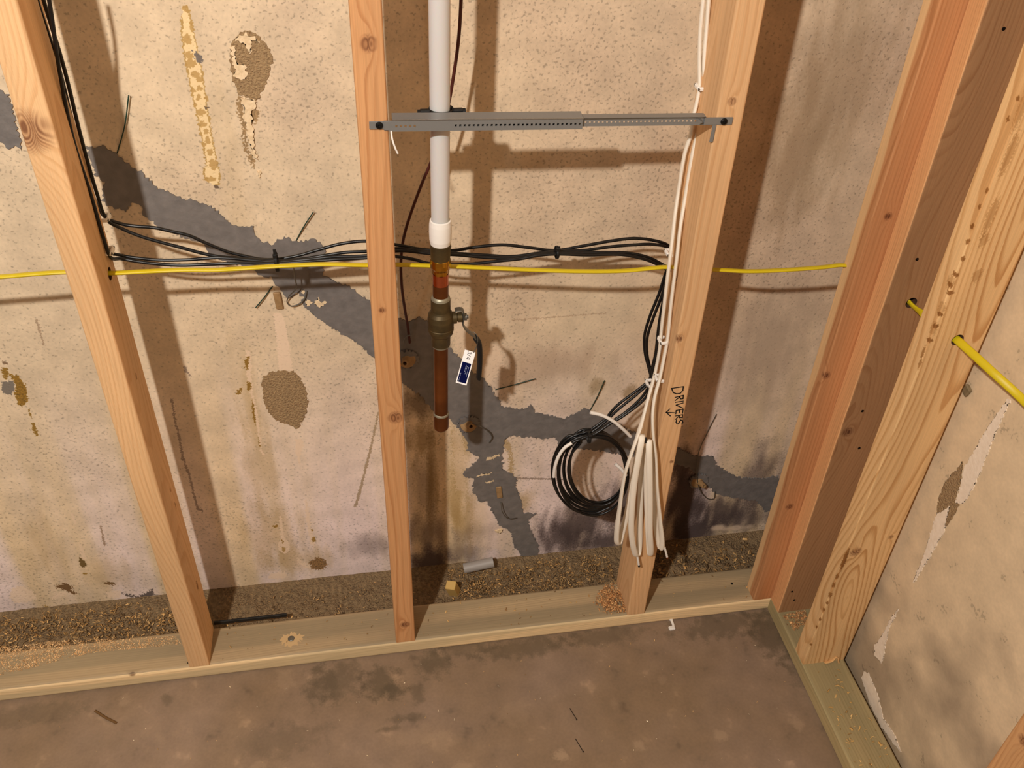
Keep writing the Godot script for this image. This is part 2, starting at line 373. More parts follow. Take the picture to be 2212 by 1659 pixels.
	mark([Vector2(-0.1182, 0.0682), Vector2(-0.1004, 0.0829), Vector2(-0.087, 0.0735), Vector2(-0.081, 0.0548), Vector2(-0.0919, 0.0416), Vector2(-0.1138, 0.0452)], Color(0.48, 0.35, 0.19), 0.85, 0.004, -25, 0.4)
	mark([Vector2(-0.1658, 0.1473), Vector2(-0.1621, 0.1398), Vector2(-0.1656, 0.1333)], ochre, 0.9, 0.002, -20)
	mark([Vector2(-0.1674, 0.1265), Vector2(-0.1615, 0.1213), Vector2(-0.1648, 0.109), Vector2(-0.1691, 0.1125)], ochre, 0.6, 0.002, -20)
	mark([Vector2(-0.1788, 0.1906), Vector2(-0.1696, 0.1919), Vector2(-0.1686, 0.185), Vector2(-0.1779, 0.1836)], ochre, 0.8, 0.002, -20)
	mark([Vector2(-0.1056, 0.173), Vector2(-0.1008, 0.1654), Vector2(-0.1049, 0.1619)], ochre, 0.8, 0.002, -20)
	mark([Vector2(-0.1066, 0.1454), Vector2(-0.0983, 0.1441), Vector2(-0.0987, 0.1301), Vector2(-0.1064, 0.1284)], ochre, 0.8, 0.002, -20)
	mark([Vector2(-0.5609, 0.6252), Vector2(-0.5527, 0.6263), Vector2(-0.5551, 0.6081), Vector2(-0.5615, 0.6009), Vector2(-0.5642, 0.609)], ochre, 0.9, 0.003, -25)
	mark([Vector2(-0.5526, 0.6118), Vector2(-0.5405, 0.6087), Vector2(-0.5354, 0.5904), Vector2(-0.5371, 0.5686), Vector2(-0.5421, 0.5508), Vector2(-0.5521, 0.5415), Vector2(-0.5576, 0.5483), Vector2(-0.5571, 0.5706), Vector2(-0.5494, 0.5898)], ochre, 0.95, 0.003, -25, 0.25)
	mark([Vector2(-0.5702, 0.5958), Vector2(-0.5508, 0.5979), Vector2(-0.5543, 0.5803), Vector2(-0.562, 0.5691), Vector2(-0.5743, 0.5743)], Color(0.47, 0.44, 0.40), 0.95, 0.003, 12)
	mark([Vector2(-0.5554, 0.639), Vector2(-0.5495, 0.6347), Vector2(-0.5513, 0.631), Vector2(-0.5563, 0.6334)], Color(0.5, 0.4, 0.3), 0.9, 0.002, -20)
	mark([Vector2(-0.5486, 0.5055), Vector2(-0.5436, 0.5018), Vector2(-0.5448, 0.475), Vector2(-0.5483, 0.4733), Vector2(-0.5508, 0.4865)], ochre, 0.9, 0.003, -25)
	mark([Vector2(-0.5454, 0.5336), Vector2(-0.5432, 0.5333), Vector2(-0.5452, 0.5126), Vector2(-0.5467, 0.518)], ochre, 0.9, 0.002, -20)
	mark([Vector2(-0.556, 0.1551), Vector2(-0.5489, 0.1416), Vector2(-0.5471, 0.1274), Vector2(-0.5568, 0.1233), Vector2(-0.5607, 0.1324)], Color(0.42, 0.33, 0.16), 0.95, 0.002, -25)
	mark([Vector2(-0.5601, 0.1098), Vector2(-0.5523, 0.1057), Vector2(-0.555, 0.1018), Vector2(-0.5598, 0.104)], ochre, 0.8, 0.002, -20)
	mark([Vector2(-0.6195, 0.0768), Vector2(-0.6004, 0.0822), Vector2(-0.589, 0.0716), Vector2(-0.5952, 0.061), Vector2(-0.5869, 0.0478), Vector2(-0.5919, 0.0457), Vector2(-0.6058, 0.0614), Vector2(-0.6192, 0.071)], Color(0.42, 0.3, 0.16), 0.9, 0.004, -25)
	mark([Vector2(-0.5305, 0.0704), Vector2(-0.5137, 0.0733), Vector2(-0.507, 0.0634), Vector2(-0.5145, 0.0618), Vector2(-0.5243, 0.0664)], Color(0.42, 0.3, 0.16), 0.85, 0.004, -25)
	mark([Vector2(-0.5022, 0.036), Vector2(-0.4876, 0.0275), Vector2(-0.4712, 0.0186), Vector2(-0.4398, 0.0372), Vector2(-0.4433, 0.0107), Vector2(-0.4724, 0.0128), Vector2(-0.4971, 0.0262)], Color(0.35, 0.31, 0.29), 0.9, 0.005, -20)
	mark([Vector2(-0.6577, 0.0261), Vector2(-0.6467, 0.0137), Vector2(-0.6448, 0.0073), Vector2(-0.6552, 0.0152)], ochre, 0.8, 0.003, -20)
	mark([Vector2(-0.4986, 0.2372), Vector2(-0.4945, 0.2366), Vector2(-0.4998, 0.1804), Vector2(-0.5037, 0.1783)], Color(0.58, 0.48, 0.38), 0.7, 0.002, 0)
	mark([Vector2(-0.4842, 0.7162), Vector2(-0.4808, 0.7159), Vector2(-0.4831, 0.6657), Vector2(-0.4864, 0.6641)], Color(0.62, 0.52, 0.42), 0.7, 0.002, 0)
	# hairline crack right of the left stud
	mark([Vector2(-0.3107, 0.5352), Vector2(-0.3072, 0.5328), Vector2(-0.3105, 0.4816), Vector2(-0.3108, 0.4371), Vector2(-0.3132, 0.3971), Vector2(-0.3108, 0.3554), Vector2(-0.3104, 0.3002), Vector2(-0.3108, 0.2583), Vector2(-0.3015, 0.2518), Vector2(-0.304, 0.247), Vector2(-0.3142, 0.2536), Vector2(-0.3144, 0.2969), Vector2(-0.3145, 0.3535), Vector2(-0.3178, 0.3942), Vector2(-0.3144, 0.4352), Vector2(-0.3141, 0.4798)], Color(0.48, 0.41, 0.37), 0.6, 0.0022, -30)
	mark([Vector2(-0.2763, 0.6036), Vector2(-0.2714, 0.6011), Vector2(-0.2679, 0.5776), Vector2(-0.2758, 0.5935)], Color(0.45, 0.38, 0.34), 0.6, 0.003, -30)
	# thin tan run left of the middle stud
	mark([Vector2(0.0468, 0.4652), Vector2(0.0502, 0.4649), Vector2(0.0276, 0.362), Vector2(0.0033, 0.2647), Vector2(-0.009, 0.2202), Vector2(-0.0145, 0.221), Vector2(0.0028, 0.2841), Vector2(0.0244, 0.3685)], Color(0.60, 0.51, 0.38), 0.7, 0.002, 0)
	mark([Vector2(0.2892, 0.2665), Vector2(0.4202, 0.2444), Vector2(0.4205, 0.2403), Vector2(0.2893, 0.2612)], Color(0.5, 0.42, 0.36), 0.6, 0.002, -30)
	mark([Vector2(0.2941, 0.654), Vector2(0.4677, 0.6552), Vector2(0.4679, 0.6532), Vector2(0.2942, 0.651)], Color(0.62, 0.5, 0.4), 0.4, 0.002, -10)
	# form tie strip: brown outline, cream filling, brown bubbles
	var t := [Vector2(-0.1681, 1.1957), Vector2(-0.1638, 1.1968), Vector2(-0.1615, 1.1897), Vector2(-0.1591, 1.1451), Vector2(-0.1581, 1.0972), Vector2(-0.1598, 1.0573), Vector2(-0.1602, 1.0158), Vector2(-0.1601, 0.9762), Vector2(-0.1583, 0.954), Vector2(-0.1624, 0.9368), Vector2(-0.1709, 0.9342), Vector2(-0.1835, 0.9476), Vector2(-0.1826, 0.9603), Vector2(-0.1771, 0.9696), Vector2(-0.1768, 1.0022), Vector2(-0.1779, 1.0374), Vector2(-0.179, 1.0781), Vector2(-0.1795, 1.1235), Vector2(-0.1786, 1.1548), Vector2(-0.1741, 1.1791)]
	mark(t, Color(0.70, 0.56, 0.30), 0.8, 0.002, -12)
	var c := Vector2.ZERO
	for q in t: c += q / t.size()
	var inner := []
	for i in t.size(): inner.append(t[i] + (Vector2(0.0022, 0) if i > 10 else Vector2(-0.0022, 0)) + Vector2(0, -0.003 if i < 3 else 0.002))
	mark(inner, Color(0.95, 0.85, 0.66), 0.95, 0.002, -6)
	for s in [[-0.166, 1.192, 5, 6], [-0.171, 1.152, 8, 10], [-0.172, 1.13, 7, 9], [-0.172, 1.119, 10, 9], [-0.162, 1.17, 3, 14], [-0.169, 1.104, 8, 7], [-0.164, 1.097, 9, 6], [-0.176, 1.081, 6, 5], [-0.166, 1.084, 6, 5], [-0.177, 1.061, 5, 3], [-0.17, 1.071, 5, 6], [-0.159, 1.069, 5, 5], [-0.17, 1.049, 9, 8], [-0.171, 1.032, 7, 7], [-0.168, 1.02, 5, 6], [-0.168, 1.007, 6, 8], [-0.173, 1.001, 4, 4], [-0.168, 0.989, 6, 7], [-0.167, 0.969, 8, 13], [-0.175, 0.946, 13, 6]]:
		var ov := []
		for k in 10: ov.append(Vector2(s[0] + cos(TAU * k / 10) * s[2] * 0.00072, s[1] + sin(TAU * k / 10) * s[3] * 0.00072))
		mark(ov, Color(0.72, 0.58, 0.34), 0.8, 0.002, -20)
	mark([Vector2(-0.1662, 1.1359), Vector2(-0.1606, 1.1332), Vector2(-0.1547, 1.1281), Vector2(-0.1582, 1.1186), Vector2(-0.1638, 1.1219), Vector2(-0.1654, 1.1264)], Color(0.45, 0.42, 0.40), 0.95, 0.003, 14)
	mark([Vector2(-0.1713, 0.9357), Vector2(-0.164, 0.9354), Vector2(-0.1656, 0.9293), Vector2(-0.1697, 0.9295)], Color(0.4, 0.33, 0.27), 0.9, 0.002, -20)
	mark([Vector2(-0.164, 1.0588), Vector2(-0.1572, 1.0572), Vector2(-0.1592, 1.0532), Vector2(-0.164, 1.0547)], Color(0.4, 0.33, 0.27), 0.9, 0.002, -20)
	# patch below: cream paint runs over the bare mortar tail
	mark([Vector2(-0.1165, 1.0729), Vector2(-0.1092, 1.0659), Vector2(-0.1146, 1.0421), Vector2(-0.1109, 1.0316), Vector2(-0.1131, 0.9925), Vector2(-0.1071, 0.974), Vector2(-0.1061, 0.9613), Vector2(-0.1106, 0.963), Vector2(-0.1186, 0.9913), Vector2(-0.1166, 1.0283), Vector2(-0.12, 1.0492)], Color(0.58, 0.47, 0.32), 0.9, 0.004, -12, 0.2)
	mark([Vector2(-0.102, 1.0486), Vector2(-0.0887, 1.0509), Vector2(-0.0937, 1.0331), Vector2(-0.0968, 1.029), Vector2(-0.1021, 1.0383)], Color(0.62, 0.5, 0.34), 0.9, 0.003, -12, 0.2)

func floor_material() -> StandardMaterial3D:
	var w := 1536; var h := 1024   # 1.95 m by 1.3 m from (-0.9, -0.22)
	var low := bytes(0.004, 4, 31, w, h); var mid := bytes(0.018, 4, 32, w, h); var fine := bytes(0.16, 2, 33, w, h)
	var a := PackedByteArray(); a.resize(w * h * 3); var hh := PackedByteArray(); hh.resize(w * h)
	for y in h:
		for x in w:
			var i := y * w + x
			var l := low[i] / 255.0 - 0.5; var m := mid[i] / 255.0 - 0.5; var f := fine[i] / 255.0 - 0.5
			var t := clampf(0.5 + l * 1.2, 0.0, 1.0); var k := 1.0 + m * 0.13 + f * 0.07
			if m > 0.28: k *= 1.0 + (m - 0.28) * 0.8
			if m < -0.3: k *= 1.0 + (m + 0.3) * 0.8
			a[3 * i] = clampi(int(lerpf(0.56, 0.53, t) * k * 255), 0, 255); a[3 * i + 1] = clampi(int(lerpf(0.475, 0.44, t) * k * 255), 0, 255); a[3 * i + 2] = clampi(int(lerpf(0.40, 0.34, t) * k * 255), 0, 255)
			hh[i] = clampi(int(128 + m * 60 + f * 30), 0, 255)
	# damp dark patches along the plate, pale spatters, ring marks
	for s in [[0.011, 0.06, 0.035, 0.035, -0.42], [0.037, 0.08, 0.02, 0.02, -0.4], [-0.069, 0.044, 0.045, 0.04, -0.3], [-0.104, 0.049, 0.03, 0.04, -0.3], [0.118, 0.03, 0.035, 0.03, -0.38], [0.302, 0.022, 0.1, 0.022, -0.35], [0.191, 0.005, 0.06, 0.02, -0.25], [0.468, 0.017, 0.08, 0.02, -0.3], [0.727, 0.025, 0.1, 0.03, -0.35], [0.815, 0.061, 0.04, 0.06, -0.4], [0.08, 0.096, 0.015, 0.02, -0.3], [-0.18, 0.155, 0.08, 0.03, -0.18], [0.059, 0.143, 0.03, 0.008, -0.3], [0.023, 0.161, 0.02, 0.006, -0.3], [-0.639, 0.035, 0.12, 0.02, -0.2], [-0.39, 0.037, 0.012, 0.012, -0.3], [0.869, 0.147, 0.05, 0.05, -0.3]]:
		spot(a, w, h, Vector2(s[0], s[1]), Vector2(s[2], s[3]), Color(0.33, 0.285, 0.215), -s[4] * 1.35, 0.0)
	for s in [[-0.171, 0.029, 0.02, 0.025, 0.4], [0.329, 0.26, 0.012, 0.012, 0.8], [0.478, 0.262, 0.012, 0.012, 0.6], [0.635, 0.264, 0.012, 0.012, 0.6], [0.789, 0.263, 0.012, 0.014, 0.5], [0.073, 0.183, 0.05, 0.02, 0.3], [0.114, 0.199, 0.03, 0.02, 0.3], [0.259, 0.162, 0.03, 0.03, 0.25], [0.15, 0.254, 0.02, 0.01, 0.5], [-0.211, 0.196, 0.015, 0.01, 0.5], [-0.467, 0.031, 0.012, 0.012, 0.5], [0.457, 0.171, 0.01, 0.01, 0.3], [0.561, 0.135, 0.01, 0.01, 0.3], [-0.394, 0.076, 0.1, 0.05, 0.15], [-0.328, 0.151, 0.1, 0.04, 0.15], [-0.479, 0.111, 0.1, 0.05, 0.12]]:
		spot(a, w, h, Vector2(s[0], s[1]), Vector2(s[2], s[3]), Color(0.66, 0.56, 0.45), s[4], 0.0)
	for s in [[0.585, 0.151], [0.606, 0.203], [0.552, 0.102], [0.473, 0.046], [0.521, 0.16], [0.424, 0.037], [0.517, 0.22], [0.436, 0.133]]:
		spot(a, w, h, Vector2(s[0], s[1]), Vector2(0.008, 0.008), Color(0.58, 0.49, 0.38), 0.5, 0.6)
	var m := StandardMaterial3D.new(); m.roughness = 0.72; m.albedo_texture = tex(a, w, h); m.heightmap_enabled = true; m.heightmap_texture = tex(hh, w, h, false); m.heightmap_scale = 0.08
	return m

func spot(a: PackedByteArray, w: int, h: int, c: Vector2, r: Vector2, col: Color, amount: float, hole: float):
	var s := 1.95 / w
	for y in range(maxi(0, int((c.y - r.y * 1.8 + 0.22) / s)), mini(h, int((c.y + r.y * 1.8 + 0.22) / s))):
		for x in range(maxi(0, int((c.x - r.x * 1.8 + 0.9) / s)), mini(w, int((c.x + r.x * 1.8 + 0.9) / s))):
			var q := Vector2(x * s - 0.9, y * s - 0.22)
			var d := ((q - c) / r).length() + nz.get_noise_3d(q.x * 45.0, q.y * 45.0, 2.0) * 0.45 + nz.get_noise_3d(q.x * 220.0, q.y * 220.0, 2.0) * 0.25
			var k := clampf((1.25 - d) * 1.5, 0.0, 1.0) * amount
			if hole > 0.0 and d < hole: k *= 0.25
			if k < 0.01: continue
			var i := 3 * (y * w + x)
			a[i] = int(lerpf(a[i], col.r * 255.0, k)); a[i + 1] = int(lerpf(a[i + 1], col.g * 255.0, k)); a[i + 2] = int(lerpf(a[i + 2], col.b * 255.0, k))

# sawn lumber: growth rings about a wandering pith, cut by the faces of the board. knots: [x, y, z, radius]
func wood(sd: int, w: float, d: float, length: float, pith: Vector2, spacing: float, early: Color, late: Color, knots: Array, drift := 0.05, heart := Color(0, 0, 0, 0), bold := 0.6, gain := [1.0, 1.0, 1.0, 1.0], marks := [], sap := [0.0, 0.0, 0.0, 0.0]) -> StandardMaterial3D:
	var pw := 256; var ph := 1536
	var a := PackedByteArray(); a.resize(pw * ph * 3); var hh := PackedByteArray(); hh.resize(pw * ph)
	var per := 2.0 * (w + d)
	var off := sd * 17.3
	for y in ph:
		var ly := length * (1.0 - float(y) / ph)
		var px := pith.x + nz.get_noise_2d(ly * 1.3, off) * drift; var pz := pith.y + nz.get_noise_2d(ly * 1.1, off + 50.0) * drift
		for x in pw:
			var s := per * x / pw; var q := Vector2.ZERO; var face := 0
			if s < w: q = Vector2(-w / 2 + s, d / 2)
			elif s < w + d: face = 1; q = Vector2(w / 2, d / 2 - (s - w))
			elif s < 2 * w + d: face = 2; q = Vector2(w / 2 - (s - w - d), -d / 2)
			else: face = 3; q = Vector2(-w / 2, -d / 2 + (s - 2 * w - d))
			var dx := q.x - px; var dz := q.y - pz
			var rr := sqrt(dx * dx + dz * dz)
			rr += 0.0022 * nz.get_noise_3d(q.x * 22.0 + off, ly * 3.2, q.y * 22.0) + 0.0006 * nz.get_noise_3d(q.x * 90.0 + off, ly * 11.0, q.y * 90.0)
			var core := 0.0
			for kn in knots:
				var ky: float = (ly - kn[1]) / kn[3]
				if absf(ky) < 7.0:
					var e: float = Vector3(q.x - kn[0], 0, q.y - kn[2]).length_squared() / (kn[3] * kn[3])
					var g: float = e + ky * ky * (0.16 if e < 30.0 else 1.0)
					rr += 1.5 * kn[3] * exp(-g * 0.55)
					core = maxf(core, clampf(1.6 - sqrt(e + ky * ky), 0.0, 1.0))
			var t := fposmod(rr / spacing, 1.0)
			var band := smoothstep(0.45, 0.9, t) * (1.0 - smoothstep(0.93, 1.0, t))
			band *= 0.6 + 0.4 * nz.get_noise_2d(floor(rr / spacing) * 3.7, off)
			var fib := nz.get_noise_3d(q.x * 900.0, ly * 9.0 + off, q.y * 900.0)
			var tone := nz.get_noise_3d(q.x * 14.0, ly * 1.8, q.y * 14.0 + off)
			var c := early.lerp(late, clampf(band * bold, 0.0, 1.0))
			if heart.a > 0.0: c = c.lerp(heart, heart.a * smoothstep(0.2, -0.2, nz.get_noise_3d(q.x * 16.0, ly * 0.8, q.y * 16.0 + off + 9.0)))
			if core > 0.0: c = c.lerp(Color(late.r * 0.55, late.g * 0.45, late.b * 0.4), core * (0.55 + 0.3 * sin(rr * 5000.0)))
			var k: float = (1.0 + fib * 0.045 + tone * 0.05) * gain[face]
			if sap[face] > 0.0: c = c.lerp(Color(0.90, 0.75, 0.55), sap[face] * smoothstep(0.58, 0.42, s / w + nz.get_noise_2d(ly * 6.0, off) * 0.08))
			for mk in marks:
				var my: float = (ly - mk[1]) / mk[3]
				if absf(my) < 1.6:
					var md: float = sqrt(pow((s - mk[0]) / mk[2], 2) + my * my) + nz.get_noise_3d(s * 380.0, ly * 240.0, 4.0) * 0.45
					c = c.lerp(Color(0.50, 0.31, 0.12), clampf((1.1 - md) * 3.0, 0.0, 1.0) * mk[4])
			var i := y * pw + x
			a[3 * i] = clampi(int(c.r * k * 255), 0, 255); a[3 * i + 1] = clampi(int(c.g * k * 255), 0, 255); a[3 * i + 2] = clampi(int(c.b * k * 255), 0, 255)
			hh[i] = clampi(int(140 + band * 30 + fib * 30), 0, 255)
	var m := StandardMaterial3D.new(); m.roughness = 0.68; m.albedo_texture = tex(a, pw, ph)
	m.heightmap_enabled = true; m.heightmap_texture = tex(hh, pw, ph, false); m.heightmap_scale = 0.03
	return m

# a board with eased edges, standing on its end at the origin; v runs once along tile metres
func board(w: float, l: float, d: float, r: float, tile: float) -> ArrayMesh:
	var st := begin()
	var prof := []   # position, normal, distance round the edge
	var s := 0.0
	var cs := [[Vector2(-w / 2, d / 2), Vector2(1, 0), w], [Vector2(w / 2, d / 2), Vector2(0, -1), d], [Vector2(w / 2, -d / 2), Vector2(-1, 0), w], [Vector2(-w / 2, -d / 2), Vector2(0, 1), d]]
	var per := 2.0 * (w + d)
	for f in cs:
		var c: Vector2 = f[0]; var t: Vector2 = f[1]; var nn := Vector2(-t.y, t.x)
		prof.append([c + t * r, nn, s + r]); prof.append([c + t * (f[2] - r), nn, s + f[2] - r])
		s += f[2]
		var cc: Vector2 = c + t * (f[2] - r) - nn * r
		for k in [1, 2]:
			var an: float = k * PI / 6.0
			var e: Vector2 = nn * cos(an) + t * sin(an)
			prof.append([cc + e * r, e, s - r + 2.0 * r * k / 3.0])
	var n := prof.size()
	for i in n:
		var A: Array = prof[i]; var B: Array = prof[(i + 1) % n]
		var s1: float = B[2] if i < n - 1 else per + B[2]
		var a0 := Vector3(A[0].x, 0, A[0].y); var b0 := Vector3(B[0].x, 0, B[0].y); var up := Vector3(0, l, 0)
		var na := Vector3(A[1].x, 0, A[1].y); var nb := Vector3(B[1].x, 0, B[1].y)
		var ua := Vector2(A[2] / per, 1.0); var ub := Vector2(s1 / per, 1.0); var dv := Vector2(0, -l / tile)
		tri(st, a0, b0, b0 + up, na, nb, nb, ua, ub, ub + dv); tri(st, a0, b0 + up, a0 + up, na, nb, na, ua, ub + dv, ua + dv)
		for y in [0.0, l]:
			var e := Vector3(0, -1 if y == 0.0 else 1, 0); var o := Vector3(0, y, 0)
			tri(st, o, a0 + o, b0 + o, e, e, e, Vector2(0.5, 0.5), Vector2(0.5 + A[0].x * 3, 0.5), Vector2(0.5 + B[0].x * 3, 0.5))
	return st.commit()

func stud_body(parent: Node, mesh: Mesh, m: Material, holes: Array):
	if holes.is_empty():
		var o := MeshInstance3D.new(); o.name = "body"; o.mesh = mesh; o.material_override = m; parent.add_child(o); return
	var c := CSGCombiner3D.new(); c.name = "body"; parent.add_child(c)
	var b := CSGMesh3D.new(); b.name = "lumber"; b.mesh = mesh; b.material = m; c.add_child(b)
	for h in holes:
		var y := CSGCylinder3D.new(); y.name = "bored_hole"; y.operation = CSGShape3D.OPERATION_SUBTRACTION; y.radius = 0.0095; y.height = 0.06; y.sides = 20; y.material = M.hole
		y.position = h; y.rotation.z = PI / 2; c.add_child(y, true)

func materials():
	M.hole = flat(Color(0.30, 0.19, 0.10), 0.9)
	M.black = flat(Color(0.035, 0.035, 0.04), 0.38)
	M.black_matte = flat(Color(0.03, 0.03, 0.032), 0.6)
	M.yellow = flat(Color(0.82, 0.73, 0.09), 0.42)
	M.white = flat(Color(0.95, 0.91, 0.845), 0.5)
	M.white_bright = flat(Color(0.93, 0.91, 0.88), 0.45)
	M.pex = flat(Color(0.80, 0.79, 0.78), 0.4); M.pex.subsurf_scatter_enabled = true; M.pex.subsurf_scatter_strength = 0.3
	M.zinc = flat(Color(0.53, 0.53, 0.525), 0.40, 0.4); M.lip = flat(Color(0.75, 0.75, 0.74), 0.22, 0.9)
	M.steel = flat(Color(0.5, 0.5, 0.48), 0.4, 0.85)
	M.brass = flat(Color(0.78, 0.58, 0.22), 0.25, 1.0)
	M.old_brass = grainy(Color(0.26, 0.22, 0.14), Color(0.40, 0.33, 0.20), 0.03, 0.5, 0.02, 51, 128, 12.0); M.old_brass.metallic = 0.55
	M.copper = grainy(Color(0.36, 0.20, 0.085), Color(0.49, 0.285, 0.13), 0.012, 0.36, 0.0, 52, 128, 8.0); M.copper.metallic = 0.6
	M.bright_copper = flat(Color(0.80, 0.45, 0.32), 0.25, 1.0)
	M.solder = flat(Color(0.60, 0.58, 0.50), 0.5, 0.6)
	M.brown_wire = flat(Color(0.27, 0.07, 0.03), 0.5)
	M.green = flat(Color(0.09, 0.22, 0.17), 0.5)
	M.ink = flat(Color(0.02, 0.02, 0.025), 0.8)
	M.screw = flat(Color(0.04, 0.035, 0.03), 0.5, 0.4)
	M.sealant = grainy(Color(0.42, 0.405, 0.395), Color(0.50, 0.48, 0.465), 0.015, 0.6, 0.06, 61, 512, 5.0)
	M.mortar = grainy(Color(0.53, 0.43, 0.31), Color(0.70, 0.59, 0.43), 0.05, 0.95, 0.2, 62, 512, 6.0)
	M.flake = grainy(Color(0.86, 0.76, 0.60), Color(0.95, 0.86, 0.72), 0.03, 0.85, 0.1, 63, 256, 8.0)
	M.paint = grainy(Color(0.93, 0.86, 0.77), Color(0.97, 0.91, 0.83), 0.03, 0.85, 0.04, 66, 256, 8.0)
	M.dirt = grainy(Color(0.42, 0.345, 0.25), Color(0.63, 0.53, 0.385), 0.035, 0.95, 0.6, 64, 512, 6.0)
	M.port = grainy(Color(0.56, 0.44, 0.29), Color(0.68, 0.55, 0.38), 0.05, 0.7, 0.0, 65, 128, 12.0)
	M.blue = flat(Color(0.05, 0.065, 0.24), 0.9); M.blue.metallic_specular = 0.1
	M.card = flat(Color(0.93, 0.91, 0.9), 0.5)

# ---------- the setting ----------
func setting():
	var wm := wall_material()
	var st := begin()
	# back wall: the face carries the traced stains; it is 0.2 m thick
	var uv := func(x: float, y: float) -> Vector2: return Vector2((x - WO.x) / 1.8, (WO.y - y) / 1.35)
	var x0 := -3.2; var x1 := SIDE + 0.2
	for i in range(-2, 2):
		for j in 2:
			var a := maxf(x0, WO.x + 1.8 * i); var b := minf(x1, WO.x + 1.8 * (i + 1)); var c := -0.1 if j == 0 else WO.y; var d := WO.y if j == 0 else TOP
			if a >= b: continue
			var mx := func(x: float, y: float) -> Vector2:
				var q: Vector2 = uv.call(x, y)
				return Vector2(q.x if i % 2 == 0 else 1.0 - q.x, q.y if j == 0 else -q.y)
			quad(st, Vector3(a, c, BACK), Vector3(b, c, BACK), Vector3(b, d, BACK), Vector3(a, d, BACK), Vector3(0, 0, 1), mx.call(a, c), mx.call(b, c), mx.call(b, d), mx.call(a, d))
	quad(st, Vector3(x0, -0.1, BACK - 0.2), Vector3(x1, -0.1, BACK - 0.2), Vector3(x1, TOP, BACK - 0.2), Vector3(x0, TOP, BACK - 0.2), Vector3(0, 0, -1))
	quad(st, Vector3(x0, TOP, BACK), Vector3(x1, TOP, BACK), Vector3(x1, TOP, BACK - 0.2), Vector3(x0, TOP, BACK - 0.2), Vector3(0, 1, 0))
	var wb := struct(st, "wall_back", wm); M.wall_back = wb
	var sm := side_material()
	st = begin()
	var su := func(z: float, y: float) -> Vector2: return Vector2((z - 0.0) / 0.9, (1.1 - y) / 1.1)
	for i in range(-1, 5):
		for j in 3:
			var a := maxf(BACK, 0.9 * i); var b := minf(4.4, 0.9 * (i + 1)); var c: float = [-0.1, 1.1, 2.2][j]; var d: float = [1.1, 2.2, TOP][j]
			var mz := func(z: float, y: float) -> Vector2:
				var q: Vector2 = su.call(z, y)
				return Vector2(q.x if i % 2 == 0 else 1.0 - q.x, q.y if j != 1 else -q.y)
			quad(st, Vector3(SIDE, c, a), Vector3(SIDE, c, b), Vector3(SIDE, d, b), Vector3(SIDE, d, a), Vector3(-1, 0, 0), mz.call(a, c), mz.call(b, c), mz.call(b, d), mz.call(a, d))
	quad(st, Vector3(SIDE + 0.2, -0.1, BACK), Vector3(SIDE + 0.2, -0.1, 4.4), Vector3(SIDE + 0.2, TOP, 4.4), Vector3(SIDE + 0.2, TOP, BACK), Vector3(1, 0, 0))
	quad(st, Vector3(SIDE, TOP, BACK), Vector3(SIDE + 0.2, TOP, BACK), Vector3(SIDE + 0.2, TOP, 4.4), Vector3(SIDE, TOP, 4.4), Vector3(0, 1, 0))
	M.wall_right = struct(st, "wall_right", sm)
	var plain := grainy(Color(0.34, 0.32, 0.29), Color(0.40, 0.37, 0.33), 0.01, 0.9, 0.0, 71, 256, 0.6)
	st = begin(); box(st, Vector3(-3.3, TOP / 2, 2.1), Vector3(0.2, TOP + 0.2, 5.0)); struct(st, "wall_left", plain)
	st = begin(); box(st, Vector3(-1.1, TOP / 2, 4.5), Vector3(4.8, TOP + 0.2, 0.2)); struct(st, "wall_front", plain)
	st = begin(); box(st, Vector3(-1.1, TOP + 0.1, 2.1), Vector3(4.9, 0.2, 5.2)); struct(st, "ceiling", grainy(Color(0.27, 0.22, 0.17), Color(0.34, 0.28, 0.22), 0.01, 0.8, 0.0, 72, 256, 0.8))
	st = begin()
	var fu := func(x: float, z: float) -> Vector2: return Vector2((x + 0.9) / 1.95, (z + 0.22) / 1.3)
	for i in range(-2, 1):
		for j in 4:
			var a := maxf(-3.2, -0.9 + 1.95 * i); var b := minf(SIDE, -0.9 + 1.95 * (i + 1)); var c := maxf(BACK, -0.22 + 1.3 * j); var d := minf(4.4, -0.22 + 1.3 * (j + 1))
			var mf := func(x: float, z: float) -> Vector2:
				var q: Vector2 = fu.call(x, z)
				return Vector2(q.x if i % 2 == 0 else 1.0 - q.x, q.y if j % 2 == 0 else 1.0 - q.y)
			quad(st, Vector3(a, 0, c), Vector3(b, 0, c), Vector3(b, 0, d), Vector3(a, 0, d), Vector3(0, 1, 0), mf.call(a, c), mf.call(b, c), mf.call(b, d), mf.call(a, d))
	quad(st, Vector3(-3.2, -0.1, BACK), Vector3(SIDE, -0.1, BACK), Vector3(SIDE, -0.1, 4.4), Vector3(-3.2, -0.1, 4.4), Vector3(0, -1, 0))
	struct(st, "floor", floor_material())

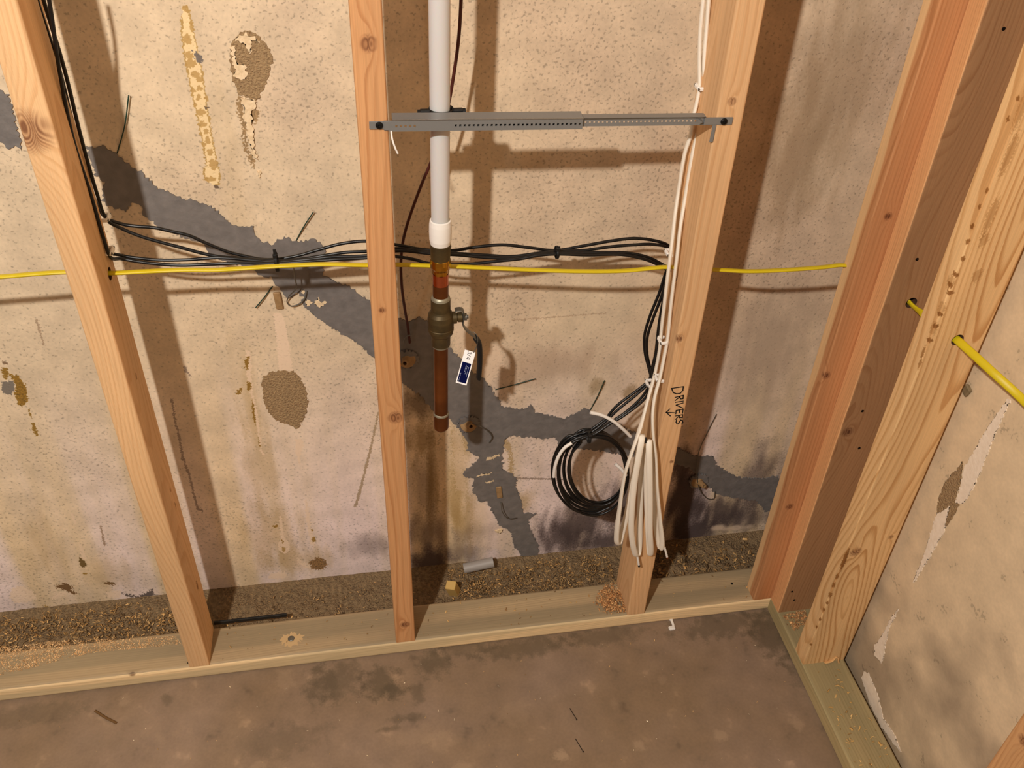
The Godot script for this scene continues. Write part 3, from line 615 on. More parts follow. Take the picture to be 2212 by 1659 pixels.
func side_material() -> StandardMaterial3D:
	var w := 896; var h := 1088
	var low := bytes(0.004, 4, 41, w, h); var mid := bytes(0.016, 4, 42, w, h); var fine := bytes(0.12, 3, 43, w, h)
	var a := PackedByteArray(); a.resize(w * h * 3); var hh := PackedByteArray(); hh.resize(w * h)
	for y in h:
		var wy := 1.1 * (1.0 - float(y) / h)
		for x in w:
			var i := y * w + x
			var l := low[i] / 255.0 - 0.5; var m := mid[i] / 255.0 - 0.5; var f := fine[i] / 255.0 - 0.5
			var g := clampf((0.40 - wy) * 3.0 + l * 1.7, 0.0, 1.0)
			var k := 1.0 + m * 0.09 + f * 0.05
			if m + f * 0.5 < -0.37: k *= 0.88
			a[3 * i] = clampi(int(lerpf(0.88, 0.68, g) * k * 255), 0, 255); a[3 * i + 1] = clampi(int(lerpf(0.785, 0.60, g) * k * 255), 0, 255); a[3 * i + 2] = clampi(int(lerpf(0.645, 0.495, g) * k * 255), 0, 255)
			hh[i] = clampi(int(140 + m * 40 + f * 30), 0, 255)
	var mt := StandardMaterial3D.new(); mt.roughness = 0.85; mt.albedo_texture = tex(a, w, h); mt.heightmap_enabled = true; mt.heightmap_texture = tex(hh, w, h, false); mt.heightmap_scale = 0.1
	return mt

# ---------- framing ----------
func framing():
	var h := TOP - W
	var place := func(label: String, at: Vector3, turn: float, m: Material, hole: Array, group := "wall studs") -> Node3D:
		var o := thing("wall_stud", label, "stud", at, group); o.rotation.y = turn
		stud_body(o, board(W, h, D, 0.0028, 1.3), m, hole); return o
	var zc := -D / 2
	var zh: float = -0.052
	place.call("leftmost pale wood stud with black cables stapled down its shaded side", Vector3(-0.327, W, zc), 0.0,
		wood(1, W, D, 1.3, Vector2(-0.075, 0.03), 0.0062, Color(0.87, 0.705, 0.515), Color(0.77, 0.56, 0.36), [[-0.010, 1.075, 0.045, 0.02]], 0.03, Color(0, 0, 0, 0), 0.6, [1.0, 1.0, 1.0, 1.0], [[0.0838, 0.669, 0.003, 0.006, 0.7], [0.0955, 0.417, 0.003, 0.006, 0.6], [0.0993, 0.375, 0.003, 0.008, 0.6], [0.0961, 0.166, 0.004, 0.012, 0.85], [0.1167, 0.856, 0.004, 0.006, 0.5]]), [Vector3(0, 0.842, -0.012)])
	place.call("orange middle stud just left of the white water pipe", Vector3(0.0676, W, zc), 0.0,
		wood(2, W, D, 1.3, Vector2(0.055, -0.02), 0.0075, Color(0.81, 0.60, 0.405), Color(0.67, 0.435, 0.25), [[0.0, 0.055, 0.045, 0.007], [0.0, 1.17, 0.045, 0.008], [-0.004, 0.79, 0.045, 0.004], [0.006, 0.585, 0.045, 0.009]], 0.014), [])
	var s3: Node3D = place.call("pale stud with a handwritten word in marker beside the white cable coil", Vector3(0.5415, W, zc), 0.0,
		wood(3, W, D, 1.3, Vector2(-0.05, 0.0), 0.0075, Color(0.86, 0.69, 0.505), Color(0.76, 0.56, 0.37), [[-0.002, 1.085, 0.045, 0.0045], [-0.016, 0.70, 0.045, 0.006], [0.012, 0.43, 0.045, 0.003]], 0.03), [Vector3(0, 0.787, -0.005)])
	s3.set_meta("group", "wall studs")
	writing(s3)
	var o := thing("wall_stud", "reddish stud turned flat in the corner behind the right wall's first stud", "stud", Vector3(0.8418, W, -0.019), "wall studs")
	o.rotation.y = -PI / 2
	stud_body(o, board(W, h, D, 0.0028, 1.3), wood(4, W, D, 1.3, Vector2(0.06, -0.05), 0.0058, Color(0.775, 0.55, 0.365), Color(0.65, 0.415, 0.24), [[0.019, 0.60, 0.04, 0.006], [0.019, 0.28, 0.03, 0.006], [0.019, 0.9, 0.02, 0.005]], 0.03, Color(0.74, 0.47, 0.27, 0.5), 0.7, [1.0, 1.0, 1.0, 1.0], [], [0.85, 0.0, 0.0, 0.0]), [])
	var zx := CORNER + D / 2
	var r1: Node3D = place.call("stud with shade painted on its wide side, closest to the corner on the right wall, cable emerging from it", Vector3(zx, W, 0.019), -PI / 2,
		wood(5, W, D, 1.3, Vector2(0.07, 0.06), 0.0045, Color(0.84, 0.63, 0.43), Color(0.69, 0.46, 0.275), [[0.019, 0.50, 0.03, 0.008]], 0.035, Color(0, 0, 0, 0), 0.6, [1.05, 0.80, 1.0, 1.0]), [Vector3(0, 0.765, -0.0032)])  # wide face darkened by its gain, shade painted into the wood colour
	place.call("wide yellowish stud with arched grain on the right wall, lit by the lamp", Vector3(zx, W, 0.1456), -PI / 2,
		wood(6, W, D, 1.3, Vector2(0.045, -0.02), 0.0085, Color(0.88, 0.72, 0.51), Color(0.69, 0.475, 0.26), [[0.019, 0.33, 0.028, 0.008], [0.019, 0.36, -0.03, 0.004]], 0.06, Color(0, 0, 0, 0), 0.95, [1.06, 1.0, 1.0, 1.0], [[0.0336, 0.969, 0.0035, 0.004, 0.8], [0.0358, 0.948, 0.0035, 0.004, 0.8], [0.0386, 0.922, 0.0035, 0.004, 0.8], [0.0369, 0.897, 0.006, 0.004, 0.85], [0.0351, 0.880, 0.006, 0.004, 0.85], [0.0392, 0.868, 0.006, 0.004, 0.85], [0.0370, 0.832, 0.006, 0.004, 0.85], [0.0377, 0.812, 0.006, 0.004, 0.85], [0.0362, 0.787, 0.006, 0.004, 0.85], [0.0329, 0.883, 0.007, 0.012, 0.3], [0.0358, 0.841, 0.007, 0.012, 0.3], [0.0355, 0.807, 0.007, 0.012, 0.3], [0.0592, 0.950, 0.007, 0.012, 0.3], [0.0714, 0.893, 0.007, 0.012, 0.3], [0.0334, 0.764, 0.003, 0.012, 0.6], [0.0359, 0.744, 0.003, 0.012, 0.6], [0.0267, 1.139, 0.003, 0.004, 0.8], [0.0233, 1.112, 0.003, 0.004, 0.8], [0.0346, 1.021, 0.003, 0.004, 0.8], [0.0326, 0.998, 0.003, 0.004, 0.8], [0.0345, 0.970, 0.003, 0.004, 0.8], [0.0464, 1.071, 0.006, 0.03, 0.35], [0.0551, 0.985, 0.006, 0.03, 0.35], [0.0382, 1.131, 0.006, 0.03, 0.35], [0.0384, 0.311, 0.0042, 0.03, 0.95], [0.0365, 0.266, 0.0042, 0.008, 0.8], [0.0364, 0.241, 0.0042, 0.008, 0.8], [0.0369, 0.214, 0.0042, 0.008, 0.8], [0.0375, 0.192, 0.003, 0.005, 0.85], [0.0363, 0.171, 0.003, 0.005, 0.85], [0.0359, 0.142, 0.003, 0.005, 0.85], [0.0354, 0.117, 0.003, 0.005, 0.85], [0.0377, 0.065, 0.003, 0.005, 0.85]]), [Vector3(0, 0.784, -0.0002)])
	place.call("orange stud cut off by the lower right edge of the view", Vector3(zx, W, 0.597), -PI / 2,
		wood(7, W, D, 1.3, Vector2(0.06, 0.05), 0.006, Color(0.83, 0.63, 0.43), Color(0.69, 0.47, 0.28), [[0.0, 0.46, 0.045, 0.006]], 0.03), [Vector3(0, 0.781, -0.0032)])
	for q in [Vector3(0.8667, 0.883, 0.038), Vector3(0.8659, 0.5834, 0.038), Vector3(0.8729, 1.2224, 0.038), Vector3(0.8856, 0.4952, 0.038), Vector3(0.8523, 0.1038, 0.038), Vector3(0.8642, 0.075, 0.038)]:
		nail(r1, q, Vector3(0, 0, 1))
	# bottom plates
	var pm := wood(8, W, D, 2.4, Vector2(0.03, 0.09), 0.0042, Color(0.695, 0.605, 0.465), Color(0.575, 0.495, 0.365), [[0.0, 0.33, 0.045, 0.006], [-0.019, 0.9, 0.044, 0.005]], 0.02, Color(0.56, 0.505, 0.395, 0.6), 0.8, [1.36, 1.0, 1.0, 1.0])
	var b := thing("bottom_plate", "treated bottom plate lying along the back wall under the studs", "lumber", Vector3(-1.35, W / 2, zc), "bottom plates")
	var mi := MeshInstance3D.new(); mi.name = "body"; mi.mesh = board(W, CORNER + D + 1.35, D, 0.008, 2.4); mi.material_override = pm; b.add_child(mi); mi.rotation.z = -PI / 2
	b.set_meta("group", "bottom plates")
	nail(b, Vector3(0.7678, 0.038, -0.0485), Vector3(0, 1, 0))
	anchor(b, Vector3(-0.1555, 0.038, -0.0388) - b.position)
	var pm2 := wood(9, W, D, 1.3, Vector2(-0.04, 0.1), 0.005, Color(0.66, 0.585, 0.42), Color(0.56, 0.495, 0.335), [], 0.02, Color(0.56, 0.52, 0.38, 0.5), 0.8, [1.0, 1.0, 1.1, 1.0])
	var b2 := thing("bottom_plate", "treated bottom plate running toward the viewer beside the right wall", "lumber", Vector3(zx, W / 2, 0.0), "bottom plates")
	mi = MeshInstance3D.new(); mi.name = "body"; mi.mesh = board(W, 2.0, D, 0.005, 1.3); mi.material_override = pm2; b2.add_child(mi)
	mi.basis = Basis(Vector3(0, 1, 0), Vector3(0, 0, 1), Vector3(1, 0, 0))

func nail(o: Node3D, at: Vector3, out: Vector3):
	var st := begin()
	lathe(st, o.transform.affine_inverse() * at, [Vector2(0.0026, -0.0006), Vector2(0.0026, 0.0005), Vector2(0.0003, 0.0008)], 12, basis_y(o.transform.basis.inverse() * out))
	part(st, "nail_head", M.screw, o)

func anchor(o: Node3D, at: Vector3):
	var st := begin()
	lathe(st, at + Vector3(0, 0.0002, 0), [Vector2(0.0065, -0.001), Vector2(0.0065, 0.001), Vector2(0.0055, 0.0018), Vector2(0.001, 0.0022)], 14)
	part(st, "anchor_head", M.steel, o)
	st = begin()
	var ring := []
	for k in 16: ring.append(Vector2(cos(TAU * k / 16), sin(TAU * k / 16)) * Vector2(0.022, 0.014))
	slab(st, ragged(ring, 0.006, 0.002), at + Vector3(0, -0.0002, 0), Vector3(1, 0, 0), Vector3(0, 0, 1), Vector3(0, 1, 0), 0.0004)
	part(st, "drill_dust", flat(Color(0.78, 0.66, 0.48), 0.95), o)

# the word and arrow in black marker, strokes on the front face, reading downwards
func writing(o: Node3D):
	var st := begin()
	for s in [[Vector2(0.5288, 0.6365), Vector2(0.5488, 0.6384)], [Vector2(0.5488, 0.6384), Vector2(0.5493, 0.6298), Vector2(0.5456, 0.6243), Vector2(0.5393, 0.6239), Vector2(0.5331, 0.6272), Vector2(0.5288, 0.6365)], [Vector2(0.5383, 0.6164), Vector2(0.5518, 0.6193)], [Vector2(0.5518, 0.6193), Vector2(0.5524, 0.6119), Vector2(0.5481, 0.612), Vector2(0.5456, 0.6176)], [Vector2(0.5458, 0.6163), Vector2(0.5393, 0.6096)], [Vector2(0.5404, 0.6055), Vector2(0.5535, 0.6068)], [Vector2(0.5539, 0.6027), Vector2(0.5425, 0.5992), Vector2(0.5551, 0.5914)], [Vector2(0.5443, 0.5871), Vector2(0.5563, 0.5889)], [Vector2(0.5563, 0.5889), Vector2(0.5567, 0.5797)], [Vector2(0.5505, 0.5878), Vector2(0.5507, 0.581)], [Vector2(0.5443, 0.5871), Vector2(0.5446, 0.5799)], [Vector2(0.5453, 0.575), Vector2(0.5574, 0.5765)], [Vector2(0.5574, 0.5765), Vector2(0.5577, 0.5696), Vector2(0.5529, 0.5704), Vector2(0.551, 0.5755)], [Vector2(0.5515, 0.5744), Vector2(0.5462, 0.5674)], [Vector2(0.5591, 0.5551), Vector2(0.5606, 0.5581), Vector2(0.559, 0.5632), Vector2(0.5559, 0.5649), Vector2(0.5544, 0.5609), Vector2(0.5533, 0.5568), Vector2(0.5507, 0.5561), Vector2(0.5481, 0.5602), Vector2(0.5481, 0.5658)], [Vector2(0.5412, 0.5823), Vector2(0.527, 0.5849)], [Vector2(0.5323, 0.5915), Vector2(0.527, 0.5849), Vector2(0.5356, 0.5761)]]:
		for i in s.size() - 1:
			var a: Vector2 = s[i]; var b: Vector2 = s[i + 1]
			var d := (b - a).normalized() * 0.00095; var e := Vector2(-d.y, d.x)
			var q := []
			for v in [a - d - e, b + d - e, b + d + e, a - d + e]: q.append(Vector3(v.x, v.y, 0.0003) - o.position)
			quad(st, q[0], q[1], q[2], q[3], Vector3(0, 0, 1))
			for k in 4:
				var m: Vector3 = q[k]; var m2: Vector3 = q[(k + 1) % 4]; var dn := Vector3(0, 0, -0.0003)
				quad(st, m, m2, m2 + dn, m + dn, (m2 - m).cross(Vector3(0, 0, 1)).normalized())
	part(st, "handwriting", M.ink, o)

# ---------- patches and sealant on the walls ----------
func wall_marks():
	var wb: Node3D = M.wall_back; var wr: Node3D = M.wall_right
	patch("grey_sealant", [Vector2(-0.4588, 1.0989), Vector2(-0.4269, 1.0885), Vector2(-0.4179, 1.0831), Vector2(-0.423, 1.0014), Vector2(-0.4298, 1.008), Vector2(-0.4394, 1.0042), Vector2(-0.4483, 1.0156), Vector2(-0.4889, 1.0212)], 0.003, 0.002, M.sealant, wb)
	patch("grey_sealant", [Vector2(-0.3364, 1.0043), Vector2(-0.3255, 0.9996), Vector2(-0.3133, 1.0061), Vector2(-0.3041, 0.9966), Vector2(-0.2959, 0.9906), Vector2(-0.2916, 0.9811), Vector2(-0.271, 0.9627), Vector2(-0.2617, 0.9475), Vector2(-0.2422, 0.9293), Vector2(-0.218, 0.9151), Vector2(-0.2031, 0.912), Vector2(-0.1739, 0.8949), Vector2(-0.1644, 0.8809), Vector2(-0.1551, 0.8691), Vector2(-0.1331, 0.8614), Vector2(-0.1215, 0.864), Vector2(-0.1254, 0.8511), Vector2(-0.1099, 0.8345), Vector2(-0.1006, 0.8289), Vector2(-0.0888, 0.8366), Vector2(-0.0789, 0.8418), Vector2(-0.0633, 0.8333), Vector2(-0.0458, 0.834), Vector2(-0.0291, 0.8346), Vector2(-0.016, 0.8186), Vector2(-0.0201, 0.7974), Vector2(-0.0244, 0.7678), Vector2(-0.0023, 0.7529), Vector2(0.0167, 0.7443), Vector2(0.0251, 0.7328), Vector2(0.0352, 0.7237), Vector2(0.0477, 0.7135), Vector2(0.0716, 0.6929), Vector2(0.1006, 0.6694), Vector2(0.123, 0.6677), Vector2(0.1312, 0.6728), Vector2(0.1519, 0.6605), Vector2(0.1659, 0.6245), Vector2(0.1822, 0.6007), Vector2(0.1989, 0.5827), Vector2(0.2073, 0.5587), Vector2(0.2375, 0.5323), Vector2(0.2596, 0.5071), Vector2(0.2625, 0.4935), Vector2(0.2782, 0.4682), Vector2(0.2812, 0.4541), Vector2(0.3084, 0.4478), Vector2(0.3312, 0.4431), Vector2(0.3379, 0.4551), Vector2(0.3461, 0.4357), Vector2(0.3705, 0.4236), Vector2(0.4073, 0.4114), Vector2(0.4378, 0.4259), Vector2(0.4473, 0.4343), Vector2(0.4596, 0.4212), Vector2(0.4959, 0.4054), Vector2(0.5445, 0.3633), Vector2(0.6072, 0.3374), Vector2(0.6966, 0.2764), Vector2(0.7414, 0.271), Vector2(0.7496, 0.2432), Vector2(0.8059, 0.2003), Vector2(0.8648, 0.1886), Vector2(0.8997, 0.1911), Vector2(0.9318, 0.1557), Vector2(0.9399, 0.0733), Vector2(0.8977, 0.0823), Vector2(0.8689, 0.119), Vector2(0.8075, 0.1376), Vector2(0.7678, 0.1544), Vector2(0.7232, 0.204), Vector2(0.6919, 0.2422), Vector2(0.6154, 0.2783), Vector2(0.5538, 0.2923), Vector2(0.5116, 0.3091), Vector2(0.4856, 0.316), Vector2(0.4322, 0.3312), Vector2(0.4026, 0.3447), Vector2(0.3888, 0.3674), Vector2(0.3798, 0.3623), Vector2(0.3353, 0.3711), Vector2(0.3045, 0.377), Vector2(0.2899, 0.3726), Vector2(0.2862, 0.341), Vector2(0.2848, 0.3223), Vector2(0.2876, 0.2901), Vector2(0.3051, 0.2775), Vector2(0.3183, 0.2562), Vector2(0.3161, 0.2392), Vector2(0.3272, 0.2039), Vector2(0.334, 0.1572), Vector2(0.3654, 0.1499), Vector2(0.3481, 0.1338), Vector2(0.3547, 0.0996), Vector2(0.3725, 0.0523), Vector2(0.3774, 0.0196), Vector2(0.3678, 0.0025), Vector2(0.3398, 0.0178), Vector2(0.3209, 0.0527), Vector2(0.3109, 0.1031), Vector2(0.2955, 0.1127), Vector2(0.2851, 0.1286), Vector2(0.2682, 0.1706), Vector2(0.2579, 0.1997), Vector2(0.2433, 0.2017), Vector2(0.2286, 0.2307), Vector2(0.2282, 0.2717), Vector2(0.2112, 0.2791), Vector2(0.2093, 0.2935), Vector2(0.2233, 0.3045), Vector2(0.2417, 0.3276), Vector2(0.2305, 0.3339), Vector2(0.2157, 0.3494), Vector2(0.2184, 0.3675), Vector2(0.2092, 0.3879), Vector2(0.2002, 0.4068), Vector2(0.1816, 0.4358), Vector2(0.1461, 0.466), Vector2(0.1254, 0.5017), Vector2(0.1007, 0.526), Vector2(0.0657, 0.5802), Vector2(0.046, 0.5943), Vector2(0.0236, 0.6237), Vector2(0.0066, 0.641), Vector2(-0.0068, 0.6519), Vector2(-0.0415, 0.6837), Vector2(-0.0626, 0.7097), Vector2(-0.0599, 0.728), Vector2(-0.0687, 0.7377), Vector2(-0.0872, 0.7273), Vector2(-0.0928, 0.7368), Vector2(-0.0972, 0.7497), Vector2(-0.1082, 0.7683), Vector2(-0.1226, 0.7711), Vector2(-0.1349, 0.7876), Vector2(-0.1652, 0.8025), Vector2(-0.1989, 0.8149), Vector2(-0.1984, 0.8349), Vector2(-0.2018, 0.8392), Vector2(-0.2277, 0.8506), Vector2(-0.2624, 0.8704), Vector2(-0.2759, 0.8878), Vector2(-0.2787, 0.8934), Vector2(-0.2838, 0.9108), Vector2(-0.2919, 0.9135), Vector2(-0.3044, 0.8987), Vector2(-0.3282, 0.9108), Vector2(-0.3349, 0.9187), Vector2(-0.3235, 0.9482), Vector2(-0.3341, 0.9583)], 0.0035, 0.0022, M.sealant, wb)
	# cream flakes showing through the sealant
	for q in [[Vector2(-0.0435, 0.7176), Vector2(-0.0358, 0.7271), Vector2(-0.0336, 0.7177), Vector2(-0.0237, 0.717), Vector2(-0.0363, 0.7059), Vector2(-0.0406, 0.709)], [Vector2(-0.0578, 0.7196), Vector2(-0.0514, 0.7228), Vector2(-0.0477, 0.7142), Vector2(-0.0557, 0.7101)], [Vector2(-0.0621, 0.7427), Vector2(-0.0568, 0.7432), Vector2(-0.0582, 0.737), Vector2(-0.0619, 0.7382)], [Vector2(0.2755, 0.1098), Vector2(0.2925, 0.1117), Vector2(0.2879, 0.0978)], [Vector2(0.2539, 0.3223), Vector2(0.2798, 0.3343), Vector2(0.2809, 0.3291), Vector2(0.2587, 0.3179)], [Vector2(0.2357, 0.2785), Vector2(0.2659, 0.2851), Vector2(0.266, 0.2812), Vector2(0.2358, 0.2746)], [Vector2(0.2531, 0.258), Vector2(0.2701, 0.2637), Vector2(0.2703, 0.2584), Vector2(0.255, 0.2551)]]:
		patch("paint_flake", q, 0.003, 0.003, M.flake, wb, false, 0.002)
	# bare mortar patches where form ties were
	patch("mortar_patch", [Vector2(-0.1497, 0.561), Vector2(-0.1325, 0.577), Vector2(-0.1164, 0.5785), Vector2(-0.0954, 0.5745), Vector2(-0.0854, 0.5632), Vector2(-0.0802, 0.5438), Vector2(-0.076, 0.522), Vector2(-0.0779, 0.4951), Vector2(-0.0857, 0.4682), Vector2(-0.0961, 0.4491), Vector2(-0.1036, 0.4419), Vector2(-0.1205, 0.4552), Vector2(-0.138, 0.4683), Vector2(-0.1482, 0.486), Vector2(-0.1531, 0.5105), Vector2(-0.1523, 0.535)], 0.0025, 0.0015, M.mortar, wb)
	patch("mortar_patch", [Vector2(-0.1105, 1.1504), Vector2(-0.0989, 1.1583), Vector2(-0.0861, 1.1617), Vector2(-0.0792, 1.1579), Vector2(-0.0723, 1.1497), Vector2(-0.064, 1.1419), Vector2(-0.0604, 1.1304), Vector2(-0.0637, 1.1144), Vector2(-0.0713, 1.0949), Vector2(-0.0817, 1.0786), Vector2(-0.0893, 1.0653), Vector2(-0.0965, 1.0649), Vector2(-0.1055, 1.0692), Vector2(-0.1146, 1.0728), Vector2(-0.1184, 1.0896), Vector2(-0.1195, 1.1157), Vector2(-0.1166, 1.1348)], 0.0025, 0.0014, M.mortar, wb)
	for q in [[Vector2(-0.1081, 1.1497), Vector2(-0.0926, 1.1594), Vector2(-0.0841, 1.1543), Vector2(-0.0747, 1.1453), Vector2(-0.0783, 1.1466), Vector2(-0.0877, 1.15), Vector2(-0.0883, 1.1329), Vector2(-0.0923, 1.1305), Vector2(-0.0936, 1.1438), Vector2(-0.1016, 1.1484)], [Vector2(-0.1138, 1.1411), Vector2(-0.1086, 1.1422), Vector2(-0.1118, 1.1252), Vector2(-0.1101, 1.1155), Vector2(-0.0987, 1.1165), Vector2(-0.0993, 1.099), Vector2(-0.1069, 1.0946), Vector2(-0.1169, 1.0994), Vector2(-0.1124, 1.1091), Vector2(-0.1166, 1.1221)], [Vector2(-0.1119, 1.0694), Vector2(-0.0919, 1.0654), Vector2(-0.0924, 1.0566), Vector2(-0.1, 1.0486), Vector2(-0.1008, 1.0333), Vector2(-0.1016, 1.0136), Vector2(-0.1032, 0.9921), Vector2(-0.1004, 0.9737), Vector2(-0.108, 0.9814), Vector2(-0.1091, 1.0068), Vector2(-0.1096, 1.0315), Vector2(-0.1144, 1.0387), Vector2(-0.1079, 1.0523)], [Vector2(-0.1049, 0.9553), Vector2(-0.0988, 0.955), Vector2(-0.1022, 0.9454)]]:
		patch("paint_flake", q, 0.0025, 0.0022, M.flake, wb, false, 0.002)
	# right wall: white paint runs and bare spots
	patch("paint_run", [Vector2(0.2368, 0.7644), Vector2(0.242, 0.7669), Vector2(0.2441, 0.7016), Vector2(0.2495, 0.6314), Vector2(0.2507, 0.5931), Vector2(0.2464, 0.5582), Vector2(0.2321, 0.5488), Vector2(0.2265, 0.5793), Vector2(0.218, 0.6163), Vector2(0.2218, 0.6393), Vector2(0.2249, 0.6939)], 0.002, 0.0012, M.paint, wr, true, 0.002)
	patch("paint_run", [Vector2(0.224, 0.5332), Vector2(0.2314, 0.5055), Vector2(0.2373, 0.4845), Vector2(0.2319, 0.4103), Vector2(0.2255, 0.3425), Vector2(0.2228, 0.3417), Vector2(0.2209, 0.4035), Vector2(0.2115, 0.4678), Vector2(0.2074, 0.4911), Vector2(0.2147, 0.5096)], 0.002, 0.0012, M.paint, wr, true, 0.002)
	patch("mortar_patch", [Vector2(0.2104, 0.616), Vector2(0.2067, 0.6005), Vector2(0.1948, 0.5533), Vector2(0.1984, 0.5198), Vector2(0.207, 0.494), Vector2(0.2147, 0.5096), Vector2(0.2349, 0.493), Vector2(0.2399, 0.5253), Vector2(0.2403, 0.5572), Vector2(0.2292, 0.549), Vector2(0.2234, 0.5865)], 0.002, 0.0008, M.mortar, wr, true, 0.002)
	patch("paint_run", [Vector2(0.2204, 0.2647), Vector2(0.2192, 0.204), Vector2(0.2272, 0.1731), Vector2(0.239, 0.1354), Vector2(0.237, 0.1267), Vector2(0.2152, 0.1204), Vector2(0.2057, 0.1362), Vector2(0.2114, 0.1726), Vector2(0.2127, 0.2294)], 0.002, 0.0012, M.paint, wr, true, 0.002)
	patch("paint_run", [Vector2(0.2083, 0.0551), Vector2(0.2216, 0.0716), Vector2(0.2657, 0.0603), Vector2(0.2965, 0.0393), Vector2(0.3346, 0.0471), Vector2(0.3668, 0.0393), Vector2(0.3498, 0.0304), Vector2(0.3033, 0.0188), Vector2(0.2554, 0.021), Vector2(0.2104, 0.0383)], 0.002, 0.0012, M.paint, wr, true, 0.002)
	# crack injection ports: plastic stubs left in the sealant, each with a loop of wire
	var port := func(at: Vector3, lean: Vector3, label: String, loop: Array, strip := false):
		var o := thing("injection_port", label, "plastic port", at, "crack injection ports")
		var st := begin(); var b := basis_y(lean)
		lathe(st, Vector3.ZERO, [Vector2(0.001, -0.001), Vector2(0.017, -0.001), Vector2(0.0165, 0.0025), Vector2(0.009, 0.004), Vector2(0.0062, 0.008), Vector2(0.0055, 0.024), Vector2(0.0035, 0.0245), Vector2(0.0033, 0.012), Vector2(0.0005, 0.012)], 18, b)
		if strip:
			st = begin(); cbox(st, Vector3(0, 0, 0.002), Vector3(0.0115, 0.034, 0.0045), 0.0012, Basis.from_euler(Vector3(0.06, 0, lean.x)))
		part(st, "stub", M.port, o)
		if not strip:
			st = begin(); var rim := []
			for k in 16: rim.append(Vector2(cos(TAU * k / 16), sin(TAU * k / 16)) * 0.021)
			slab(st, ragged(rim, 0.003, 0.002), Vector3.ZERO, Vector3(1, 0, 0), Vector3(0, 1, 0), Vector3(0, 0, 1), 0.0035)
			part(st, "sealant_collar", M.sealant, o)
		if loop.size() > 1:
			var l := []
			for q in loop: l.append(q - at)
			rope("wire_loop", l, 0.0011, M.steel, o, 0.003, 6)
	port.call(Vector3(0.2177, 0.4204, -0.2017), Vector3(0.1, 0.5, 1), "tan plastic port with a wire loop, low in the sealant right of the copper cap", [Vector3(0.2237, 0.4275, -0.1927), Vector3(0.2359, 0.4272, -0.1847), Vector3(0.2548, 0.4066, -0.1897), Vector3(0.2636, 0.3839, -0.1967), Vector3(0.259, 0.3663, -0.2007)])
	port.call(Vector3(0.2821, 0.2279, -0.2017), Vector3(0.12, -0.4, 1), "pale port with a wire loop in the sealant strip nearest the floor", [Vector3(0.2855, 0.2033, -0.1947), Vector3(0.2876, 0.1838, -0.1867), Vector3(0.3015, 0.1588, -0.1887), Vector3(0.3214, 0.1468, -0.1987)], true)
	port.call(Vector3(-0.1016, 0.726, -0.2027), Vector3(0.05, 0.7, 1), "dull plastic port below the tied cables left of the middle stud", [Vector3(-0.0673, 0.8054, -0.1747), Vector3(-0.0677, 0.7827, -0.1767), Vector3(-0.0683, 0.7585, -0.1847), Vector3(-0.0821, 0.737, -0.1947), Vector3(-0.0874, 0.7239, -0.1987), Vector3(-0.0824, 0.7152, -0.1987), Vector3(-0.0692, 0.7185, -0.1977), Vector3(-0.0584, 0.7281, -0.1987), Vector3(-0.0532, 0.7413, -0.2017)], true)
	port.call(Vector3(0.1053, 0.5861, -0.2017), Vector3(-0.2, 0.3, 1), "shaded port with a curl of white wire between middle stud and copper pipe", [Vector3(0.1001, 0.6228, -0.1897), Vector3(0.102, 0.6392, -0.1847), Vector3(0.1077, 0.6504, -0.1807), Vector3(0.1149, 0.6527, -0.1807)])
	port.call(Vector3(0.7159, 0.2037, -0.2017), Vector3(0.2, 0.2, 1), "port with a long rising wire, in the dark patch right of the marked stud", [Vector3(0.7613, 0.165, -0.2007), Vector3(0.759, 0.1444, -0.1987), Vector3(0.733, 0.1634, -0.1947), Vector3(0.713, 0.2032, -0.1927), Vector3(0.7026, 0.2503, -0.1947), Vector3(0.7019, 0.2931, -0.1987), Vector3(0.7132, 0.3479, -0.2007), Vector3(0.7239, 0.3894, -0.2017)])
	# bristles of green wire standing out of the sealant
	var bristle := func(a: Vector3, b: Vector3, label: String, bow: float):
		var o := thing("wire_bristle", label, "wire", a, "green wire bristles")
		rope("strand", [Vector3.ZERO, (b - a) * 0.5 + Vector3(bow, 0, 0.002), b - a], 0.0010, M.green, o, 0.004, 6)
	bristle.call(Vector3(-0.2968, 0.992, -0.2047), Vector3(-0.2612, 1.0788, -0.1987), "tall green wire bristle standing on the sealant beside the left stud", 0.003)
	bristle.call(Vector3(-0.0603, 0.834, -0.2047), Vector3(-0.0283, 0.8862, -0.1987), "green wire bristle leaning right above the cable tie", -0.002)
	bristle.call(Vector3(-0.1073, 0.7522, -0.2047), Vector3(-0.1394, 0.7159, -0.1987), "green wire bristle pointing down left below the yellow cable", 0.0)
	bristle.call(Vector3(0.2686, 0.4962, -0.2047), Vector3(0.3434, 0.5202, -0.1987), "nearly level green wire bristle right of the hanging tag", -0.004)
	bristle.call(Vector3(0.4583, 0.4261, -0.2047), Vector3(0.4781, 0.5027, -0.1987), "dark wire bristle standing above the black cable coil", 0.0)

